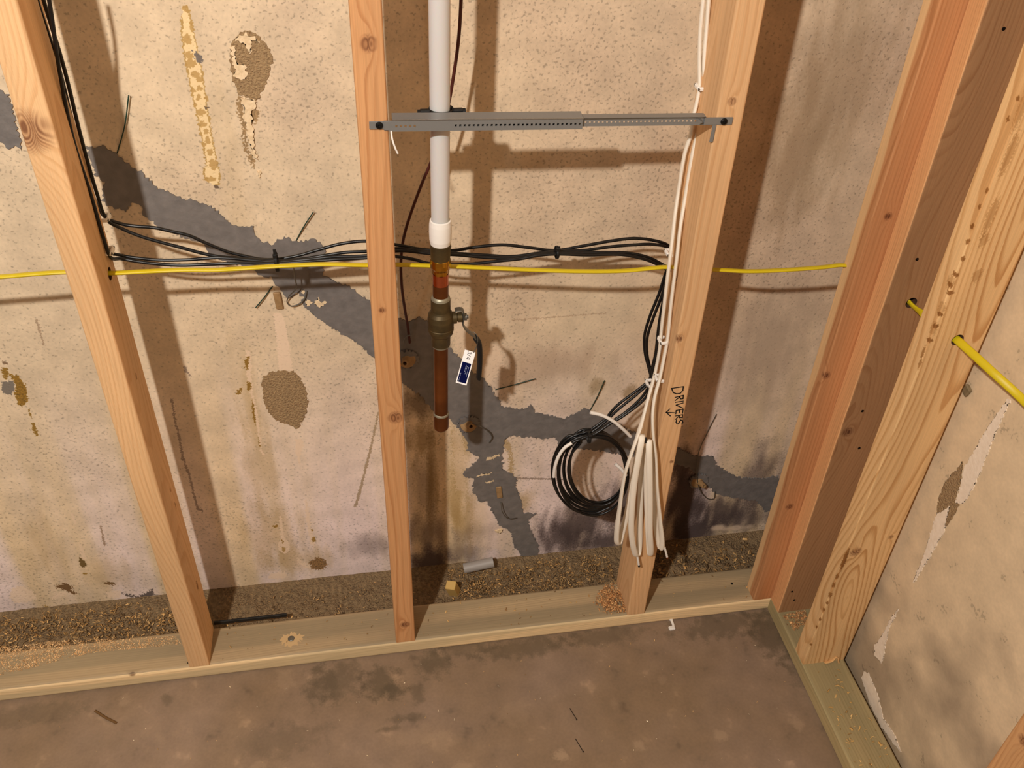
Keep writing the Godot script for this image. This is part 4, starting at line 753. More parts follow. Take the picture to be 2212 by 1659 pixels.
# ---------- the water pipe ----------
func pipe():
	var o := thing("water_pipe", "white plastic water pipe joined to copper with a brass shutoff valve", "pipe", Vector3(0.1515, 0.5625, -0.03))
	var at := func(y: float) -> Vector3: return Vector3(lerpf(-0.0026, 0.005, (y - 0.5625) / 0.685), y - 0.5625, 0)
	var turned := func(called: String, m: Material, prof: Array, segs := 28):
		var st := begin(); var q := []
		var base: Vector3 = at.call(prof[0].y)
		for v in prof: q.append(Vector2(v.x, v.y - prof[0].y))
		lathe(st, base, q, segs, basis_y(Vector3(0.011, 1, 0))); part(st, called, m, o)
	turned.call("plastic_tube", M.pex, [Vector2(0.0125, 0.92), Vector2(0.0128, 0.95), Vector2(0.0133, 1.10), Vector2(0.0138, 2.43), Vector2(0.001, 2.43)])
	turned.call("sleeve_ring", M.white_bright, [Vector2(0.0125, 0.914), Vector2(0.0145, 0.915), Vector2(0.0158, 0.922), Vector2(0.0162, 0.935), Vector2(0.0160, 0.945), Vector2(0.0150, 0.952), Vector2(0.0130, 0.953)])
	turned.call("brass_adapter", M.old_brass, [Vector2(0.010, 0.889), Vector2(0.0138, 0.89), Vector2(0.0146, 0.9), Vector2(0.0152, 0.914), Vector2(0.013, 0.916)])
	turned.call("brass_nut", M.brass, [Vector2(0.0118, 0.8655), Vector2(0.0128, 0.866), Vector2(0.0128, 0.872), Vector2(0.0148, 0.876), Vector2(0.0152, 0.882), Vector2(0.0148, 0.889), Vector2(0.0142, 0.8905), Vector2(0.0118, 0.891)], 6)
	turned.call("bright_copper_end", M.bright_copper, [Vector2(0.0116, 0.846), Vector2(0.0118, 0.866)])
	turned.call("upper_copper_pipe", M.copper, [Vector2(0.0118, 0.82), Vector2(0.0118, 0.847)])
	turned.call("valve_body", M.old_brass, [Vector2(0.0125, 0.737), Vector2(0.0145, 0.738), Vector2(0.0148, 0.752), Vector2(0.0152, 0.757), Vector2(0.0185, 0.760), Vector2(0.0200, 0.766), Vector2(0.0200, 0.7705), Vector2(0.0193, 0.7715), Vector2(0.0193, 0.7725), Vector2(0.0200, 0.7735), Vector2(0.0202, 0.785), Vector2(0.0190, 0.794), Vector2(0.0160, 0.799), Vector2(0.0150, 0.802), Vector2(0.0148, 0.821), Vector2(0.0118, 0.823)], 32)
	turned.call("solder_joint", M.solder, [Vector2(0.0118, 0.8205), Vector2(0.0146, 0.8215), Vector2(0.0138, 0.8245), Vector2(0.0118, 0.827)])
	turned.call("solder_joint", M.solder, [Vector2(0.0112, 0.7335), Vector2(0.0132, 0.735), Vector2(0.0136, 0.7378), Vector2(0.0120, 0.738)])
	turned.call("copper_pipe", M.copper, [Vector2(0.0113, 0.58), Vector2(0.0114, 0.736)])
	turned.call("copper_cap", M.copper, [Vector2(0.0005, 0.5625), Vector2(0.009, 0.5635), Vector2(0.0122, 0.568), Vector2(0.0126, 0.575), Vector2(0.0126, 0.5965), Vector2(0.0113, 0.5975)])
	turned.call("solder_joint", M.solder, [Vector2(0.0113, 0.5965), Vector2(0.0129, 0.597), Vector2(0.0124, 0.5995), Vector2(0.0113, 0.6005)])
	# valve stem, gland nut and lever on the right
	var c: Vector3 = at.call(0.786)
	var bx := Basis(Vector3(0, -1, 0), Vector3(1, 0, 0), Vector3(0, 0, 1))
	var st := begin(); lathe(st, c, [Vector2(0.0095, 0.014), Vector2(0.0095, 0.024), Vector2(0.0065, 0.0245), Vector2(0.0065, 0.026)], 20, bx); lathe(st, c, [Vector2(0.0085, 0.026), Vector2(0.0085, 0.0325), Vector2(0.001, 0.033)], 6, bx)
	part(st, "valve_stem", M.old_brass, o)
	st = begin(); lathe(st, c, [Vector2(0.0005, 0.0350), Vector2(0.0062, 0.0350), Vector2(0.0062, 0.0395), Vector2(0.0005, 0.0395)], 6, bx); lathe(st, c, [Vector2(0.0032, 0.03), Vector2(0.0032, 0.042), Vector2(0.0005, 0.042)], 12, bx)
	part(st, "stem_nut", M.steel, o)
	# the lever: a bent steel strap hanging down, black sleeve over its lower end
	st = begin()
	var pth := smooth([c + Vector3(0.021, 0.016, 0.004), c + Vector3(0.029, 0.017, 0.004), c + Vector3(0.034, 0.013, 0.003), c + Vector3(0.034, 0.0, 0.002), c + Vector3(0.034, -0.014, 0.0), c + Vector3(0.040, -0.026, -0.002), c + Vector3(0.052, -0.040, -0.004), c + Vector3(0.058, -0.052, -0.005)], 0.003)
	tube(st, pth, 0.0065, 0.0014, 10, Vector3(0, 0, 1), Vector3(0, 0, 1))
	part(st, "valve_lever", M.steel, o)
	st = begin()
	pth = smooth([c + Vector3(0.054, -0.044, -0.005), c + Vector3(0.060, -0.056, -0.006), c + Vector3(0.062, -0.085, -0.007), c + Vector3(0.0605, -0.125, -0.007)], 0.003)
	tube(st, pth, 0.0085, 0.0042, 12, Vector3(0, 0, 1), Vector3(0, 0, 1))
	part(st, "lever_sleeve", M.black_matte, o)
	# pipe clamp behind the bracket
	var k := thing("pipe_clamp", "black plastic clamp holding the white pipe to the grey bracket", "clamp", Vector3(0.1566, 1.1085, -0.03))
	st = begin()
	var ring := []
	for a in 25: ring.append(Vector3(cos(TAU * a / 24) * 0.0155, 0, sin(TAU * a / 24) * 0.0155))
	tube(st, PackedVector3Array(ring), 0.006, 0.002, 8, Vector3(0, 1, 0), Vector3(0, 1, 0)); part(st, "collar", M.black_matte, k)
	for s in [-1.0, 1.0]:
		st = begin(); cbox(st, Vector3(s * 0.0215, 0.0, 0.006), Vector3(0.014, 0.013, 0.009), 0.0015); lathe(st, Vector3(s * 0.029, 0, 0.006), [Vector2(0.001, -0.002), Vector2(0.0065, -0.002), Vector2(0.0065, 0.002), Vector2(0.001, 0.002)], 12, Basis(Vector3(0, -1, 0), Vector3(1, 0, 0), Vector3(0, 0, 1)))
		part(st, "bolt_ear", M.black_matte, k)
	# tag on the lever
	var tl: Vector3 = Vector3(0.1883, 0.724, -0.0305); var tr: Vector3 = Vector3(0.2047, 0.7209, -0.0247); var bl: Vector3 = Vector3(0.1742, 0.6823, 0.0005)
	var t := thing("price_tag", "white and blue printed tag hanging by a wire from the valve lever", "tag", (tl + tr) / 2)
	var ux := (tr - tl); var w := ux.length(); ux = ux.normalized()
	var dn := (bl - tl); dn = (dn - ux * dn.dot(ux)); var hh := dn.length(); dn = dn.normalized()
	var nn := -ux.cross(dn); if nn.z < 0: nn = -nn
	var B := Basis(ux, -dn, nn)
	var cen := dn * hh / 2
	st = begin(); cbox(st, cen, Vector3(w, hh, 0.0008), 0.0003, B); part(st, "card", M.card, t)
	st = begin(); box(st, cen + dn * (hh * 0.155) + nn * 0.0005, Vector3(w * 0.80, hh * 0.60, 0.0004), B); part(st, "blue_panel", M.blue, t)
	var say := func(words: String, size: float, pos: Vector3, m: Material):
		var tm := TextMesh.new(); tm.text = words; tm.font = SystemFont.new(); tm.font.font_names = PackedStringArray(["Droid Sans"]); tm.font_size = 24; tm.pixel_size = size / 24.0; tm.depth = 0.0003
		var o2 := MeshInstance3D.new(); o2.name = "lettering"; o2.mesh = tm; o2.material_override = m; t.add_child(o2, true)
		o2.transform = Transform3D(Basis(dn, ux, nn), pos)
	say.call("3/4", w * 0.52, dn * (hh * 0.135) + nn * 0.0006, M.ink)
	for q in [[0.26, 0.46, 0.30], [0.10, 0.44, 0.26], [0.0, 0.42, 0.22], [-0.27, 0.68, 0.3]]:
		st = begin()
		for j in 5: box(st, dn * (hh * (q[1] + q[2] * (j + 0.5) / 5.0)) + ux * (w * q[0]) + nn * 0.0008, Vector3(w * 0.035, hh * q[2] * 0.15, 0.0002), B)
		part(st, "printed_line", flat(Color(0.55, 0.58, 0.7), 0.5), t)
	var e: Vector3 = o.position + c + Vector3(0.052, -0.04, -0.004) - t.position
	rope("wire", [ux * (w * 0.3) + dn * 0.002, ux * (w * 0.45) - dn * 0.010 + nn * 0.004, e + Vector3(0.004, 0.004, 0.006), e + Vector3(-0.002, 0.010, 0.002)], 0.0007, M.steel, t, 0.003, 6)

# ---------- the telescoping bracket ----------
func perforated(st: SurfaceTool, x0: float, x1: float, y0: float, y1: float, z: float, pitch: float, hole: float, skip: Array):
	var yc := (y0 + y1) / 2; var k := int((x1 - x0) / pitch); var nn := Vector3(0, 0, 1)
	var th := Vector3(0, 0, -0.0012)
	for i in k:
		var a := x0 + i * pitch; var b := a + pitch if i < k - 1 else x1; var c := a + pitch / 2
		var solid := false
		for s in skip: if i >= s[0] and i < s[1]: solid = true
		var V := func(x: float, y: float) -> Vector3: return Vector3(x, y, z)
		if solid:
			quad(st, V.call(a, y0), V.call(b, y0), V.call(b, y1), V.call(a, y1), nn); continue
		var l := c - hole / 2; var r := c + hole / 2; var lo := yc - hole / 2; var hi := yc + hole / 2
		for q in [[a, b, y0, lo], [a, b, hi, y1], [a, l, lo, hi], [r, b, lo, hi]]:
			quad(st, V.call(q[0], q[2]), V.call(q[1], q[2]), V.call(q[1], q[3]), V.call(q[0], q[3]), nn)
		quad(st, V.call(l, lo), V.call(l, hi), V.call(l, hi) + th, V.call(l, lo) + th, Vector3(1, 0, 0)); quad(st, V.call(r, lo), V.call(r, hi), V.call(r, hi) + th, V.call(r, lo) + th, Vector3(-1, 0, 0))
		quad(st, V.call(l, lo), V.call(r, lo), V.call(r, lo) + th, V.call(l, lo) + th, Vector3(0, 1, 0)); quad(st, V.call(l, hi), V.call(r, hi), V.call(r, hi) + th, V.call(l, hi) + th, Vector3(0, -1, 0))

func bracket():
	var o := thing("mounting_bracket", "grey telescoping metal bracket screwed across two studs in front of the pipe", "bracket", Vector3(0.0757, 1.1075, 0.0))
	o.rotation.z = -0.0235
	# local x along the bar
	var st := begin()
	perforated(st, 0.012, 0.2625, -0.0085, 0.0055, 0.0035, 0.0058, 0.0028, [[6, 14]])
	quad(st, Vector3(0.016, 0.0055, 0.0035), Vector3(0.2625, 0.0055, 0.0035), Vector3(0.2625, 0.0075, -0.014), Vector3(0.016, 0.0075, -0.014), Vector3(0, 1, 0))
	quad(st, Vector3(0.016, 0.0055, 0.0035), Vector3(0.2625, 0.0055, 0.0035), Vector3(0.2625, 0.0065, 0.0048), Vector3(0.016, 0.0065, 0.0048), Vector3(0, -0.5, 1).normalized())
	quad(st, Vector3(0.016, 0.0065, 0.0048), Vector3(0.2625, 0.0065, 0.0048), Vector3(0.2625, 0.0088, -0.014), Vector3(0.016, 0.0088, -0.014), Vector3(0, 1, 0.1).normalized())
	box(st, Vector3(0.137, -0.0010, 0.0012), Vector3(0.2505, 0.0001, 0.0001))
	quad(st, Vector3(0.012, -0.0085, 0.0035), Vector3(0.2625, -0.0085, 0.0035), Vector3(0.2625, -0.0085, -0.010), Vector3(0.012, -0.0085, -0.010), Vector3(0, -1, 0))
	part(st, "outer_channel", M.zinc, o)
	st = begin(); tube(st, PackedVector3Array([Vector3(0.016, 0.0068, 0.0042), Vector3(0.14, 0.0068, 0.0042), Vector3(0.2625, 0.0068, 0.0042)]), 0.0009, 0.0, 8); part(st, "rolled_lip", M.lip, o)
	st = begin()
	perforated(st, 0.05, 0.4325, -0.0068, 0.0048, -0.0012, 0.0058, 0.0026, [])
	quad(st, Vector3(0.05, 0.0048, -0.0012), Vector3(0.4325, 0.0048, -0.0012), Vector3(0.4325, 0.0052, -0.013), Vector3(0.05, 0.0052, -0.013), Vector3(0, 1, 0))
	quad(st, Vector3(0.05, 0.0044, -0.0012), Vector3(0.4325, 0.0044, -0.0012), Vector3(0.4325, 0.0060, 0.0034), Vector3(0.05, 0.0060, 0.0034), Vector3(0, -0.6, 0.8))
	quad(st, Vector3(0.05, -0.0068, -0.0012), Vector3(0.4325, -0.0068, -0.0012), Vector3(0.4325, -0.0068, -0.012), Vector3(0.05, -0.0068, -0.012), Vector3(0, -1, 0))
	part(st, "inner_channel", M.zinc, o)
	st = begin(); cbox(st, Vector3(0.0, -0.001, 0.0012), Vector3(0.026, 0.0105, 0.0018), 0.0006); cbox(st, Vector3(0.011, -0.001, 0.0022), Vector3(0.012, 0.0125, 0.0022), 0.0006); part(st, "end_tab", M.zinc, o)
	st = begin(); cbox(st, Vector3(0.45, -0.0005, 0.0011), Vector3(0.04, 0.0105, 0.0018), 0.0006); part(st, "end_tab", M.zinc, o)
	st = begin(); cbox(st, Vector3(0.4455, -0.0175, 0.0010), Vector3(0.0052, 0.026, 0.0014), 0.0005); part(st, "bent_tab", M.zinc, o)
	st = begin(); tri(st, Vector3(0.419, 0.004, 0.003), Vector3(0.423, -0.004, 0.003), Vector3(0.426, 0.0, 0.006), Vector3(0, 0, 1), Vector3(0, 0, 1), Vector3(0, 0, 1)); tri(st, Vector3(0.419, 0.004, 0.003), Vector3(0.426, 0.0, 0.006), Vector3(0.424, 0.004, 0.002), Vector3(0, 1, 0), Vector3(0, 1, 0), Vector3(0, 1, 0)); part(st, "crimped_lug", M.zinc, o)
	for x in [-0.0005, 0.4575]:
		st = begin(); lathe(st, Vector3(x, -0.0008, 0.002), [Vector2(0.0048, -0.002), Vector2(0.0048, 0.001), Vector2(0.0035, 0.0026), Vector2(0.002, 0.0028), Vector2(0.0018, 0.0014), Vector2(0.0003, 0.0012)], 16, Basis(Vector3(1, 0, 0), Vector3(0, 0, 1), Vector3(0, -1, 0)))
		part(st, "screw", M.screw, o)
	var z := thing("zip_tie", "loose white zip tie tail below the bracket's left end", "cable tie", Vector3(0.0896, 1.0997, 0.004))
	st = begin(); tube(st, smooth([Vector3.ZERO, Vector3(0.0008, -0.010, 0.002), Vector3(0.004, -0.022, 0.003), Vector3(0.007, -0.030, 0.002)], 0.002), 0.0012, 0.0005, 8, Vector3(1, 0, 0), Vector3(1, 0, 0)); part(st, "tail", M.white_bright, z)

# ---------- black and yellow cables ----------
func cables():
	var o := thing("yellow_cable", "yellow cable threaded through bored holes in every stud", "cable", Vector3(-0.9, 0.88, -0.05))
	var pts := [Vector3(-0.5412, 0.8863, -0.05), Vector3(-0.4472, 0.8885, -0.05), Vector3(-0.3659, 0.8892, -0.052), Vector3(-0.3062, 0.8806, -0.057), Vector3(-0.269, 0.8809, -0.056), Vector3(-0.2067, 0.8797, -0.056), Vector3(-0.1629, 0.8768, -0.056), Vector3(-0.079, 0.8785, -0.054), Vector3(-0.0138, 0.8785, -0.052), Vector3(0.0521, 0.8708, -0.055), Vector3(0.0927, 0.8659, -0.06), Vector3(0.1405, 0.8612, -0.06), Vector3(0.1956, 0.8569, -0.057), Vector3(0.2944, 0.8466, -0.055), Vector3(0.3663, 0.8411, -0.052), Vector3(0.4401, 0.837, -0.052), Vector3(0.5085, 0.8391, -0.052), Vector3(0.5926, 0.8308, -0.048), Vector3(0.6413, 0.8298, -0.04), Vector3(0.7014, 0.8307, -0.036), Vector3(0.7626, 0.8329, -0.034), Vector3(0.7956, 0.8348, -0.033), Vector3(0.86, 0.825, -0.02), Vector3(0.8842, 0.8007, 0.038), Vector3(0.8859, 0.807, 0.09), Vector3(0.8797, 0.8228, 0.166), Vector3(0.8907, 0.8195, 0.235), Vector3(0.9108, 0.8074, 0.29), Vector3(0.9068, 0.8114, 0.40), Vector3(0.884, 0.815, 0.56), Vector3(0.884, 0.822, 0.64), Vector3(0.887, 0.80, 0.80), Vector3(0.884, 0.82, 1.04)]
	var l := []
	for q in pts: l.append(q - o.position)
	var yt := begin(); tube(yt, smooth(l, 0.006), 0.0060, 0.0029, 14, Vector3(0, 0.22, 0.97), Vector3(-0.6229, -0.7798, 0.0633), 0.615, 0.665); part(yt, "jacket", M.yellow, o)
	# four black cables: down the left stud, across the bays, down the marked stud and into the coil
	var starts := [
		[Vector3(-0.3086, 1.282, -0.072), Vector3(-0.3092, 1.2412, -0.074), Vector3(-0.3081, 1.1572, -0.082), Vector3(-0.3114, 1.0661, -0.085), Vector3(-0.3132, 0.9824, -0.095), Vector3(-0.3082, 0.9437, -0.104)],
		[Vector3(-0.3002, 1.2832, -0.067), Vector3(-0.3004, 1.2427, -0.068), Vector3(-0.3005, 1.1591, -0.076), Vector3(-0.3035, 1.0684, -0.079), Vector3(-0.3059, 0.9846, -0.09), Vector3(-0.3046, 0.9417, -0.098)],
		[Vector3(-0.3156, 1.2835, -0.066), Vector3(-0.3152, 1.2432, -0.067), Vector3(-0.3141, 1.1615, -0.07), Vector3(-0.3181, 1.072, -0.072), Vector3(-0.3149, 0.9935, -0.073), Vector3(-0.3119, 0.9242, -0.074), Vector3(-0.3085, 0.9039, -0.077)],
		[Vector3(-0.2892, 1.2858, -0.056), Vector3(-0.2909, 1.246, -0.056), Vector3(-0.3017, 1.1648, -0.06), Vector3(-0.3088, 1.0755, -0.063), Vector3(-0.3067, 0.9971, -0.065), Vector3(-0.3048, 0.9276, -0.062), Vector3(-0.3038, 0.9004, -0.066)]]
	var mids := [
		[Vector3(-0.2904, 0.9268, -0.112), Vector3(-0.2708, 0.922, -0.112), Vector3(-0.2476, 0.9185, -0.112), Vector3(-0.2255, 0.9112, -0.112), Vector3(-0.2026, 0.9031, -0.112), Vector3(-0.1846, 0.8914, -0.112), Vector3(-0.1534, 0.8732, -0.112), Vector3(-0.1276, 0.8637, -0.112), Vector3(-0.107, 0.8576, -0.112), Vector3(-0.0863, 0.8563, -0.112), Vector3(-0.056, 0.8599, -0.112), Vector3(-0.021, 0.8689, -0.112), Vector3(0.0139, 0.877, -0.112), Vector3(0.0518, 0.8786, -0.112), Vector3(0.0978, 0.8687, -0.112), Vector3(0.1348, 0.8591, -0.112), Vector3(0.1804, 0.8547, -0.112), Vector3(0.2135, 0.8583, -0.112), Vector3(0.2576, 0.8597, -0.112), Vector3(0.2996, 0.8522, -0.112), Vector3(0.3416, 0.8446, -0.112), Vector3(0.3838, 0.8495, -0.112), Vector3(0.4337, 0.8564, -0.112), Vector3(0.4714, 0.8583, -0.112), Vector3(0.5108, 0.8501, -0.112), Vector3(0.5319, 0.8378, -0.112)],
		[Vector3(-0.2902, 0.923, -0.1055), Vector3(-0.2669, 0.909, -0.1055), Vector3(-0.2431, 0.8986, -0.1055), Vector3(-0.2181, 0.8887, -0.1055), Vector3(-0.1866, 0.876, -0.1055), Vector3(-0.1673, 0.8701, -0.1055), Vector3(-0.1403, 0.8652, -0.1055), Vector3(-0.0859, 0.8577, -0.1055), Vector3(-0.0494, 0.8577, -0.1055), Vector3(-0.0149, 0.8619, -0.1055), Vector3(0.0196, 0.8653, -0.1055), Vector3(0.0506, 0.8649, -0.1055), Vector3(0.0973, 0.8668, -0.1055), Vector3(0.1448, 0.8574, -0.1055), Vector3(0.1796, 0.8536, -0.1055), Vector3(0.2293, 0.8471, -0.1055), Vector3(0.271, 0.842, -0.1055), Vector3(0.3128, 0.8452, -0.1055), Vector3(0.3408, 0.8467, -0.1055), Vector3(0.3857, 0.8456, -0.1055), Vector3(0.4305, 0.8495, -0.1055), Vector3(0.4675, 0.8505, -0.1055), Vector3(0.5005, 0.8493, -0.1055), Vector3(0.5281, 0.8392, -0.1055)],
		[Vector3(-0.2979, 0.8837, -0.099), Vector3(-0.2854, 0.8799, -0.099), Vector3(-0.2473, 0.8728, -0.099), Vector3(-0.207, 0.871, -0.099), Vector3(-0.1665, 0.8715, -0.099), Vector3(-0.113, 0.8633, -0.099), Vector3(-0.0855, 0.8591, -0.099), Vector3(-0.049, 0.8599, -0.099), Vector3(-0.0013, 0.8624, -0.099), Vector3(0.0501, 0.8615, -0.099), Vector3(0.0968, 0.8666, -0.099), Vector3(0.1442, 0.8588, -0.099), Vector3(0.1867, 0.8536, -0.099), Vector3(0.2371, 0.8455, -0.099), Vector3(0.2808, 0.8427, -0.099), Vector3(0.3136, 0.8472, -0.099), Vector3(0.3394, 0.8481, -0.099), Vector3(0.3842, 0.8452, -0.099), Vector3(0.4188, 0.8439, -0.099), Vector3(0.4594, 0.8397, -0.099), Vector3(0.492, 0.83, -0.099), Vector3(0.5188, 0.8145, -0.099)],
		[Vector3(-0.2972, 0.8822, -0.0925), Vector3(-0.2848, 0.8783, -0.0925), Vector3(-0.2594, 0.8721, -0.0925), Vector3(-0.2207, 0.8664, -0.0925), Vector3(-0.1807, 0.8653, -0.0925), Vector3(-0.1264, 0.8641, -0.0925), Vector3(-0.0851, 0.8606, -0.0925), Vector3(-0.0489, 0.8606, -0.0925), Vector3(-0.0015, 0.8615, -0.0925), Vector3(0.0498, 0.8614, -0.0925), Vector3(0.0741, 0.8638, -0.0925), Vector3(0.0961, 0.86, -0.0925), Vector3(0.1196, 0.8537, -0.0925), Vector3(0.1405, 0.8458, -0.0925), Vector3(0.178, 0.8409, -0.0925), Vector3(0.2067, 0.8406, -0.0925), Vector3(0.2412, 0.8425, -0.0925), Vector3(0.2825, 0.8447, -0.0925), Vector3(0.3101, 0.8488, -0.0925), Vector3(0.338, 0.8495, -0.0925), Vector3(0.3902, 0.8445, -0.0925), Vector3(0.443, 0.842, -0.0925), Vector3(0.4862, 0.8299, -0.0925), Vector3(0.5153, 0.8143, -0.0925)]]
	var downs := [
		[Vector3(0.5325, 0.8212, -0.1036), Vector3(0.5255, 0.7962, -0.0996), Vector3(0.5188, 0.7627, -0.0956), Vector3(0.5074, 0.7204, -0.0916), Vector3(0.5022, 0.6814, -0.0896), Vector3(0.5069, 0.6474, -0.0876), Vector3(0.5188, 0.611, -0.0866), Vector3(0.5233, 0.5901, -0.0866), Vector3(0.5068, 0.5732, -0.0836), Vector3(0.4672, 0.5403, -0.0796), Vector3(0.446, 0.5135, -0.0756), Vector3(0.4235, 0.4975, -0.0716), Vector3(0.4047, 0.4826, -0.0696)],
		[Vector3(0.5298, 0.8209, -0.0972), Vector3(0.5264, 0.7931, -0.0932), Vector3(0.5212, 0.7603, -0.0892), Vector3(0.5107, 0.7179, -0.0852), Vector3(0.5052, 0.6819, -0.0832), Vector3(0.5089, 0.649, -0.0812), Vector3(0.5191, 0.6138, -0.0802), Vector3(0.5221, 0.591, -0.0802), Vector3(0.5031, 0.5682, -0.0772), Vector3(0.4684, 0.5369, -0.0732), Vector3(0.4445, 0.5126, -0.0692), Vector3(0.4229, 0.4966, -0.0652), Vector3(0.4038, 0.4862, -0.0632)],
		[Vector3(0.5252, 0.8121, -0.0908), Vector3(0.5246, 0.7919, -0.0868), Vector3(0.5225, 0.7599, -0.0828), Vector3(0.5204, 0.7149, -0.0788), Vector3(0.5207, 0.6851, -0.0768), Vector3(0.5214, 0.6526, -0.0748), Vector3(0.5188, 0.6207, -0.0738), Vector3(0.5201, 0.5921, -0.0738), Vector3(0.5085, 0.5644, -0.0708), Vector3(0.4806, 0.5345, -0.0668), Vector3(0.4511, 0.5152, -0.0628), Vector3(0.4262, 0.4996, -0.0588), Vector3(0.4046, 0.4895, -0.0568)],
		[Vector3(0.5226, 0.8109, -0.0844), Vector3(0.5235, 0.7907, -0.0804), Vector3(0.5229, 0.7595, -0.0764), Vector3(0.5209, 0.7146, -0.0724), Vector3(0.5213, 0.6848, -0.0704), Vector3(0.5217, 0.6543, -0.0684), Vector3(0.519, 0.6236, -0.0674), Vector3(0.5206, 0.593, -0.0674), Vector3(0.5102, 0.5632, -0.0644), Vector3(0.4772, 0.5338, -0.0604), Vector3(0.4476, 0.5168, -0.0564), Vector3(0.4228, 0.5012, -0.0524), Vector3(0.3977, 0.4938, -0.0504)]]
	var mid_c: Vector3 = Vector3(0.4259, 0.3965, -0.058)
	var ux := (Vector3(0.4978, 0.3874, -0.058) - mid_c) / 80.0; var uy := (Vector3(0.4351, 0.2944, -0.058) - mid_c) / 82.0
	var names := ["black cable that sags highest across the left bay", "black cable second from the top in the left bay", "black cable leaving the lower staple, running above the yellow one", "lowest black cable of the bundle, touching the yellow cable"]
	for c in 4:
		var all: Array = starts[c] + mids[c] + downs[c]
		# turns of the coil, seen from the front going down the left side first
		var turns: float = [2.2, 2.6, 2.4, 2.0][c]
		var n := int(turns * 14)
		for k in n:
			var an := 4.15 - TAU * k / 14.0
			var f := float(k) / n
			var sh: float = fposmod(c * 0.29 + floor(k / 14.0) * 0.37, 1.0)
			var rx := lerpf(79.0, 61.0, sh); var ry := lerpf(83.0, 66.0, sh)
			var ox := lerpf(0.0, 17.0, sh); var oy := lerpf(2.0, -14.0, sh)
			all.append(mid_c + ux * (ox + cos(an) * rx + sin(an * 2.0 + c) * 1.5) + uy * (oy + sin(an) * ry) + Vector3(0, 0, (c - 1.5) * 0.0064 + sin(an) * 0.004))
		var q := thing("black_cable", names[c], "cable", all[0], "black cables in the bundle")
		var r := []
		for v in all: r.append(v - all[0])
		rope("jacket", r, 0.0025, M.black, q, 0.005, 8)
		# white sleeves on the cable ends
		var sl: Array = [[Vector3(0.4066, 0.5638, -0.04), Vector3(0.4272, 0.5571, -0.038), Vector3(0.4488, 0.5427, -0.036), Vector3(0.4695, 0.5212, -0.036), Vector3(0.4851, 0.5014, -0.038)], [Vector3(0.3529, 0.4135, -0.044), Vector3(0.3533, 0.4407, -0.042), Vector3(0.3581, 0.4671, -0.041), Vector3(0.3676, 0.4859, -0.041), Vector3(0.3801, 0.4937, -0.043)], [Vector3(0.4643, 0.4383, -0.036), Vector3(0.475, 0.4283, -0.033), Vector3(0.4849, 0.4126, -0.031)], []][c]
		if sl.size() > 0:
			var s := []
			for v in sl: s.append(v - all[0])
			rope("white_end", s, 0.0031, M.white_bright, q, 0.003, 10).set_meta("label", "bare white sleeve at the cable end")
	# cable ties
	tie("black cable tie binding the bundle to the yellow cable in the left bay", Vector3(-0.0843, 0.862, -0.094), 0.016, M.black_matte, 0.012)
	tie("black cable tie with upright tail right of the white pipe", Vector3(0.3413, 0.8494, -0.098), 0.010, M.black_matte, 0.006)
	tie("black cable tie on the upper left of the black coil", Vector3(0.4099, 0.5042, -0.042), 0.010, M.black_matte, 0.0)
	# staples
	for s in [
		["upper white cable staple on the left stud's side", Vector3(-0.3061, 0.9443, -0.1), Vector3(1, 0, 0)],
		["lower white cable staple on the left stud's side", Vector3(-0.3051, 0.9074, -0.072), Vector3(1, 0, 0)],
		["white cable staple just above the bracket on the marked stud", Vector3(0.5218, 1.1157, -0.072), Vector3(-1, 0, 0)],
		["small white cable staple where the black bundle reaches the marked stud", Vector3(0.5205, 0.8453, -0.084), Vector3(-1, 0, 0)],
		["white cable staple midway down the marked stud", Vector3(0.5121, 0.7116, -0.034), Vector3(-1, 0, 0)],
		["white cable staple on the right-hand white cable beside the marker word", Vector3(0.5151, 0.6374, -0.028), Vector3(-1, 0, 0)],
		["white cable staple over the black cables where they fan out", Vector3(0.5123, 0.6032, -0.058), Vector3(-1, 0, 0)]]:
		staple(s[0], s[1], s[2])

func tie(label: String, at: Vector3, h: float, m: Material, up: float):
	var o := thing("cable_tie", label, "cable tie", at, "cable ties")
	var st := begin(); var ring := []
	for a in 21: ring.append(Vector3(0.0, cos(TAU * a / 20) * h, sin(TAU * a / 20) * 0.0095))
	tube(st, PackedVector3Array(ring), 0.0024, 0.0007, 8, Vector3(1, 0, 0), Vector3(1, 0, 0)); part(st, "loop", m, o)
	st = begin(); cbox(st, Vector3(0, h * 0.9, 0.007), Vector3(0.0065, 0.0065, 0.005), 0.001); 
	if up > 0.0: cbox(st, Vector3(0.0005, h * 0.9 + up * 0.5, 0.008), Vector3(0.0045, up, 0.0014), 0.0005)
	part(st, "head", m, o)

func staple(label: String, at: Vector3, out: Vector3):
	var o := thing("cable_staple", label, "staple", at, "white cable staples")
	var st := begin()
	cbox(st, out * 0.004, Vector3(0.005, 0.0065, 0.016), 0.0018)
	part(st, "saddle", M.white_bright, o)
	for s in [-1.0, 1.0]:
		st = begin(); cbox(st, Vector3(0, 0, s * 0.0085) - out * 0.001, Vector3(0.012, 0.0055, 0.0045), 0.0012); part(st, "leg", M.white_bright, o)
		st = begin(); lathe(st, Vector3(0, 0, s * 0.0085) + out * 0.005, [Vector2(0.0022, -0.001), Vector2(0.0022, 0.0006), Vector2(0.0004, 0.0012)], 10, basis_y(out)); part(st, "nail_head", M.steel, o)

